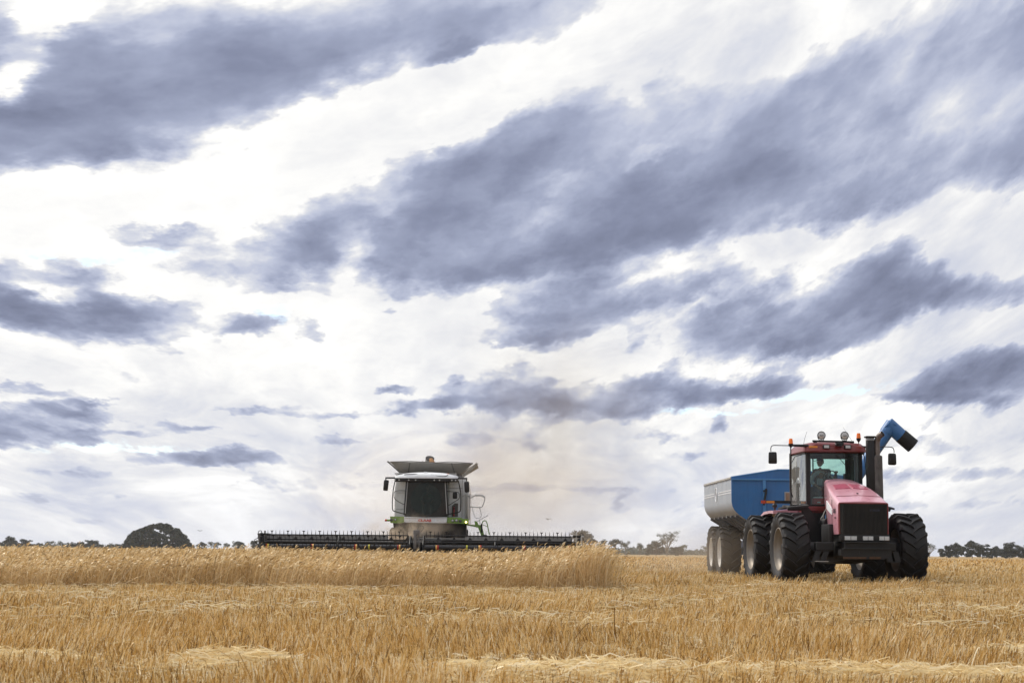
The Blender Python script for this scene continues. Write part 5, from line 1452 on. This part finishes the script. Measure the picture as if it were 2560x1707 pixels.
def reel(x0, x1, phase, name='reel'):
    b = B(); b.cyl((x0, 0, Z0), (x1, 0, Z0), .105, 24)
    r_o = b.done(name, material('reel_tube', (.022, .024, .03), rough=.4, var=.15, dust=.25, dustcol=(.1, .09, .08)), hd, smooth=40)
    bars = 6
    for k in range(bars):
        a = phase + k / bars * 2 * math.pi
        yy, zz = -.50 * math.cos(a), .50 * math.sin(a)
        t = B(); t.tube([(x0 + .03, yy, Z0 + zz), (x1 - .03, yy, Z0 + zz)], .024, 8)
        n = int((x1 - x0) / .168)
        for j in range(n):
            x = x0 + .1 + j * .168
            top = k in (1, 2)
            up, dn = (.20, .10) if zz > .3 else (.02, .24)
            if j % 4 == 1 and zz > .2:
                t.loft([[(x - .015, yy, Z0 + zz), (x + .015, yy, Z0 + zz), (x + .015, yy + .02, Z0 + zz), (x - .015, yy + .02, Z0 + zz)], [(x - .02, yy, Z0 + zz + up * .6), (x + .02, yy, Z0 + zz + up * .6), (x + .02, yy + .02, Z0 + zz + up * .6), (x - .02, yy + .02, Z0 + zz + up * .6)],
                        [(x - .075, yy, Z0 + zz + up * .85), (x + .075, yy, Z0 + zz + up * .85), (x + .075, yy + .02, Z0 + zz + up * .85), (x - .075, yy + .02, Z0 + zz + up * .85)]])
            elif zz > .3:
                t.tube([(x, yy, Z0 + zz - .02), (x, yy - .01, Z0 + zz + up * .5), (x, yy - .02, Z0 + zz + up)], [.017, .013, .004], 5)
            t.tube([(x, yy, Z0 + zz + .01), (x + .0, yy + .01, Z0 + zz - dn * .6), (x + .005, yy + .03, Z0 + zz - dn)], [.015, .012, .005], 5)
            if j % 4 == 3 and zz > 0:
                t.loft([[(x - .02, yy, Z0 + zz - .08), (x + .02, yy, Z0 + zz - .08), (x + .02, yy + .02, Z0 + zz - .08), (x - .02, yy + .02, Z0 + zz - .08)],
                        [(x - .10, yy, Z0 + zz - .19), (x + .10, yy, Z0 + zz - .19), (x + .10, yy + .02, Z0 + zz - .19), (x - .10, yy + .02, Z0 + zz - .19)]])
        t.done('tine_bar', BLACKG, r_o)
    for x in (x0 + .02, (x0 + x1) / 2, x1 - .02):
        t = B()
        for k in range(bars):
            a = phase + k / bars * 2 * math.pi
            t.tube([(x, 0, Z0), (x, -.50 * math.cos(a), Z0 + .50 * math.sin(a))], .018, 6)
        t.done('spider', BLACKG, r_o)
    return r_o
rl = reel(fX(672), XM0 - .05, R(22)); rr2 = reel(XM1 + .05, fX(1432), R(35))
def bandm(nm, c): return material(nm, c, rough=.45, var=.05)
BR, BO, BY, BYG = bandm('band_red', (.50, .02, .02)), bandm('band_orange', (.85, .22, .03)), bandm('band_amber', (.90, .55, .16)), bandm('band_yellow', (.62, .58, .06))
def tape(reel_o, segs):
    for p0, p1, m_ in segs:
        t = B(); t.cyl((fX(p0), 0, Z0), (fX(p1), 0, Z0), .109, 24); t.done('tape_band', m_, reel_o, smooth=40)
tape(rl, [(671, 674.5, BR), (674.5, 677.5, BO), (677.5, 681, BYG), (785, 788.5, BR), (788.5, 792, BY), (892.5, 896, BR), (896, 899, BY), (927.5, 931, BYG), (1000, 1003.5, BR), (1003.5, 1007, BY)])
tape(rr2, [(1094.5, 1098, BY), (1098, 1102, BR), (1170, 1174, BYG), (1201, 1204.5, BY), (1204.5, 1208, BR), (1309, 1313, BY), (1313, 1317, BR), (1418, 1422, BYG), (1422, 1425, BO), (1425, 1429, BR)])
# reel arms
for x in (fX(851), XM0 - .02, XM1 + .02, fX(1242)):
    b = B(); b.tube([(x, 1.6, 1.35), (x, .6, 1.50), (x, -.05, Z0 + .1), (x, -.1, .7)], .035, 8); b.done('reel_arm', BLACK, hd, smooth=50)
# end dividers
for s, x in ((-1, XL), (1, XR)):
    b = B()
    poly = [(-1.0, .18), (-.3, .95), (.0, 1.45), (.35, 1.62), (1.5, 1.50), (1.9, 1.2), (1.9, .1), (-.8, .05)]
    b.prism(poly, x - .04, x + .04, 'X')
    b.box((x - s * .15, .55, 1.55), (.34, .9, .09), bev=.02); b.box((x - s * .05, .2, 1.2), (.16, .35, .5), bev=.03); b.cyl((x - s * .25, 0, Z0), (x, 0, Z0), .15, 14)
    b.tube(smooth_tube_pts([(x, .3, 1.55), (x + s * -.02, .25, 1.68), (x + s * .10, .2, 1.66), (x + s * .12, .2, 1.4), (x + s * .25, .1, 1.3), (x + s * .12, .1, 1.1)], 4), .016, 6)
    b.done('end_divider', BLACK, hd, smooth=30)
    b = B(); b.box((x + s * .02, -.1, .95), (.05, .12, 1.2), bev=.01); b.box((x - s * .18, .15, 1.45), (.06, .10, .5), bev=.01); b.box((x + s * .03, .2, 1.55), (.22, .1, .08), bev=.02); b.done('end_bracket', PALEMETAL if s > 0 else GREYP, hd)
b = B(); b.box(((XM0 + XM1) / 2, .9, .85), (.22, 1.7, .6), bev=.05); b.box(((XM0 + XM1) / 2 - .05, -.05, 1.28), (.12, .3, .6), bev=.04); b.cyl(((XM0 + XM1) / 2 - .14, .1, 1.2), ((XM0 + XM1) / 2 + .16, .1, 1.2), .11, 14); b.tube([((XM0 + XM1) / 2 + .1, -.1, 1.6), ((XM0 + XM1) / 2 + .12, -.1, 1.0)], .03, 8); b.tube(smooth_tube_pts([((XM0 + XM1) / 2 - .05, .2, 1.6), ((XM0 + XM1) / 2 + .1, .2, 1.92), ((XM0 + XM1) / 2 + .3, .2, 1.9), ((XM0 + XM1) / 2 + .15, .2, 1.66)], 5), .012, 6)
b.box(((XM0 + XM1) / 2, .0, 1.66), (.26, .3, .22), bev=.05)
b.done('reel_drive', material('drive_grey', (.16, .16, .165), rough=.5, metal=.3, var=.35, vscale=4, dust=.5, dustcol=(.22, .18, .13)), hd, smooth=40)

# ------------------------------------------------------------------ dust in the air
def dust(name, c, size, density, color, label, scale=.5, thr=(.42, .75), rot=0, soft=2.2, aniso=.35):
    b = B(); b.box((0, 0, 0), (2, 2, 2)); 
    m = bpy.data.materials.new(name + '_air'); m.use_nodes = True; t = m.node_tree; t.nodes.clear(); n = NT(t)
    co = n.n('ShaderNodeTexCoord').outputs['Object']
    d2 = n.vmath('LENGTH', co)
    fall = n.math('POWER', n.rng(d2, 1.0, 0.0), soft)
    mp = n.n('ShaderNodeMapping'); n.put(mp.inputs['Vector'], co); mp.inputs['Scale'].default_value = tuple(size)
    nz = n.rng(n.noise(mp.outputs[0], scale, 4, .6, .3), thr[0], thr[1])
    dn_ = n.math('MULTIPLY', n.math('MULTIPLY', fall, nz), density)
    pv = n.n('ShaderNodeVolumePrincipled'); pv.inputs['Color'].default_value = (*color, 1); pv.inputs['Anisotropy'].default_value = aniso
    n.put(pv.inputs['Density'], dn_)
    o_ = n.n('ShaderNodeOutputMaterial'); t.links.new(pv.outputs[0], o_.inputs['Volume'])
    o = b.done(name, m, None); o.location = c; o.scale = size; o.rotation_euler = (0, 0, rot)
    tag(o, label, None, None, 'stuff')
    return o
DC = (.86, .72, .56)
dust('dust_cloud', (-4.4, 75.9, 1.6), (2.5, .9, 1.0), 6.5, DC, 'thick tan dust boiling up in front of the harvester', 1.3, (.46, .70), soft=1.3)
dust('dust_cloud', (-2.0, 84, 3.2), (10, 8, 4.6), .17, DC, 'thin tan dust hanging around and behind the harvester', .35, (.30, .75), soft=1.1)
dust('dust_cloud', (1.8, 92, 7.0), (7.0, 6, 7.5), .24, (.46, .41, .36), 'brownish dust plume drifting up right of the harvester', .22, (.38, .72), soft=1.2)
dust('dust_cloud', (6.6, 62, .7), (3.4, 6.5, 1.5), .12, DC, 'low dust trailing around the wheels of the grain cart', .6, (.30, .70), soft=1.0)
# far air
b = B(); b.box((0, 700, 8.5), (2600, 1500, 23)); m = bpy.data.materials.new('haze_air'); m.use_nodes = True; t = m.node_tree; t.nodes.clear(); n = NT(t)
pv = n.n('ShaderNodeVolumePrincipled'); pv.inputs['Color'].default_value = (.86, .90, .96, 1); pv.inputs['Density'].default_value = .00009; pv.inputs['Anisotropy'].default_value = .3
t.links.new(pv.outputs[0], n.n('ShaderNodeOutputMaterial').inputs['Volume'])
o = b.done('haze', m, None); tag(o, None, None, None, 'stuff')
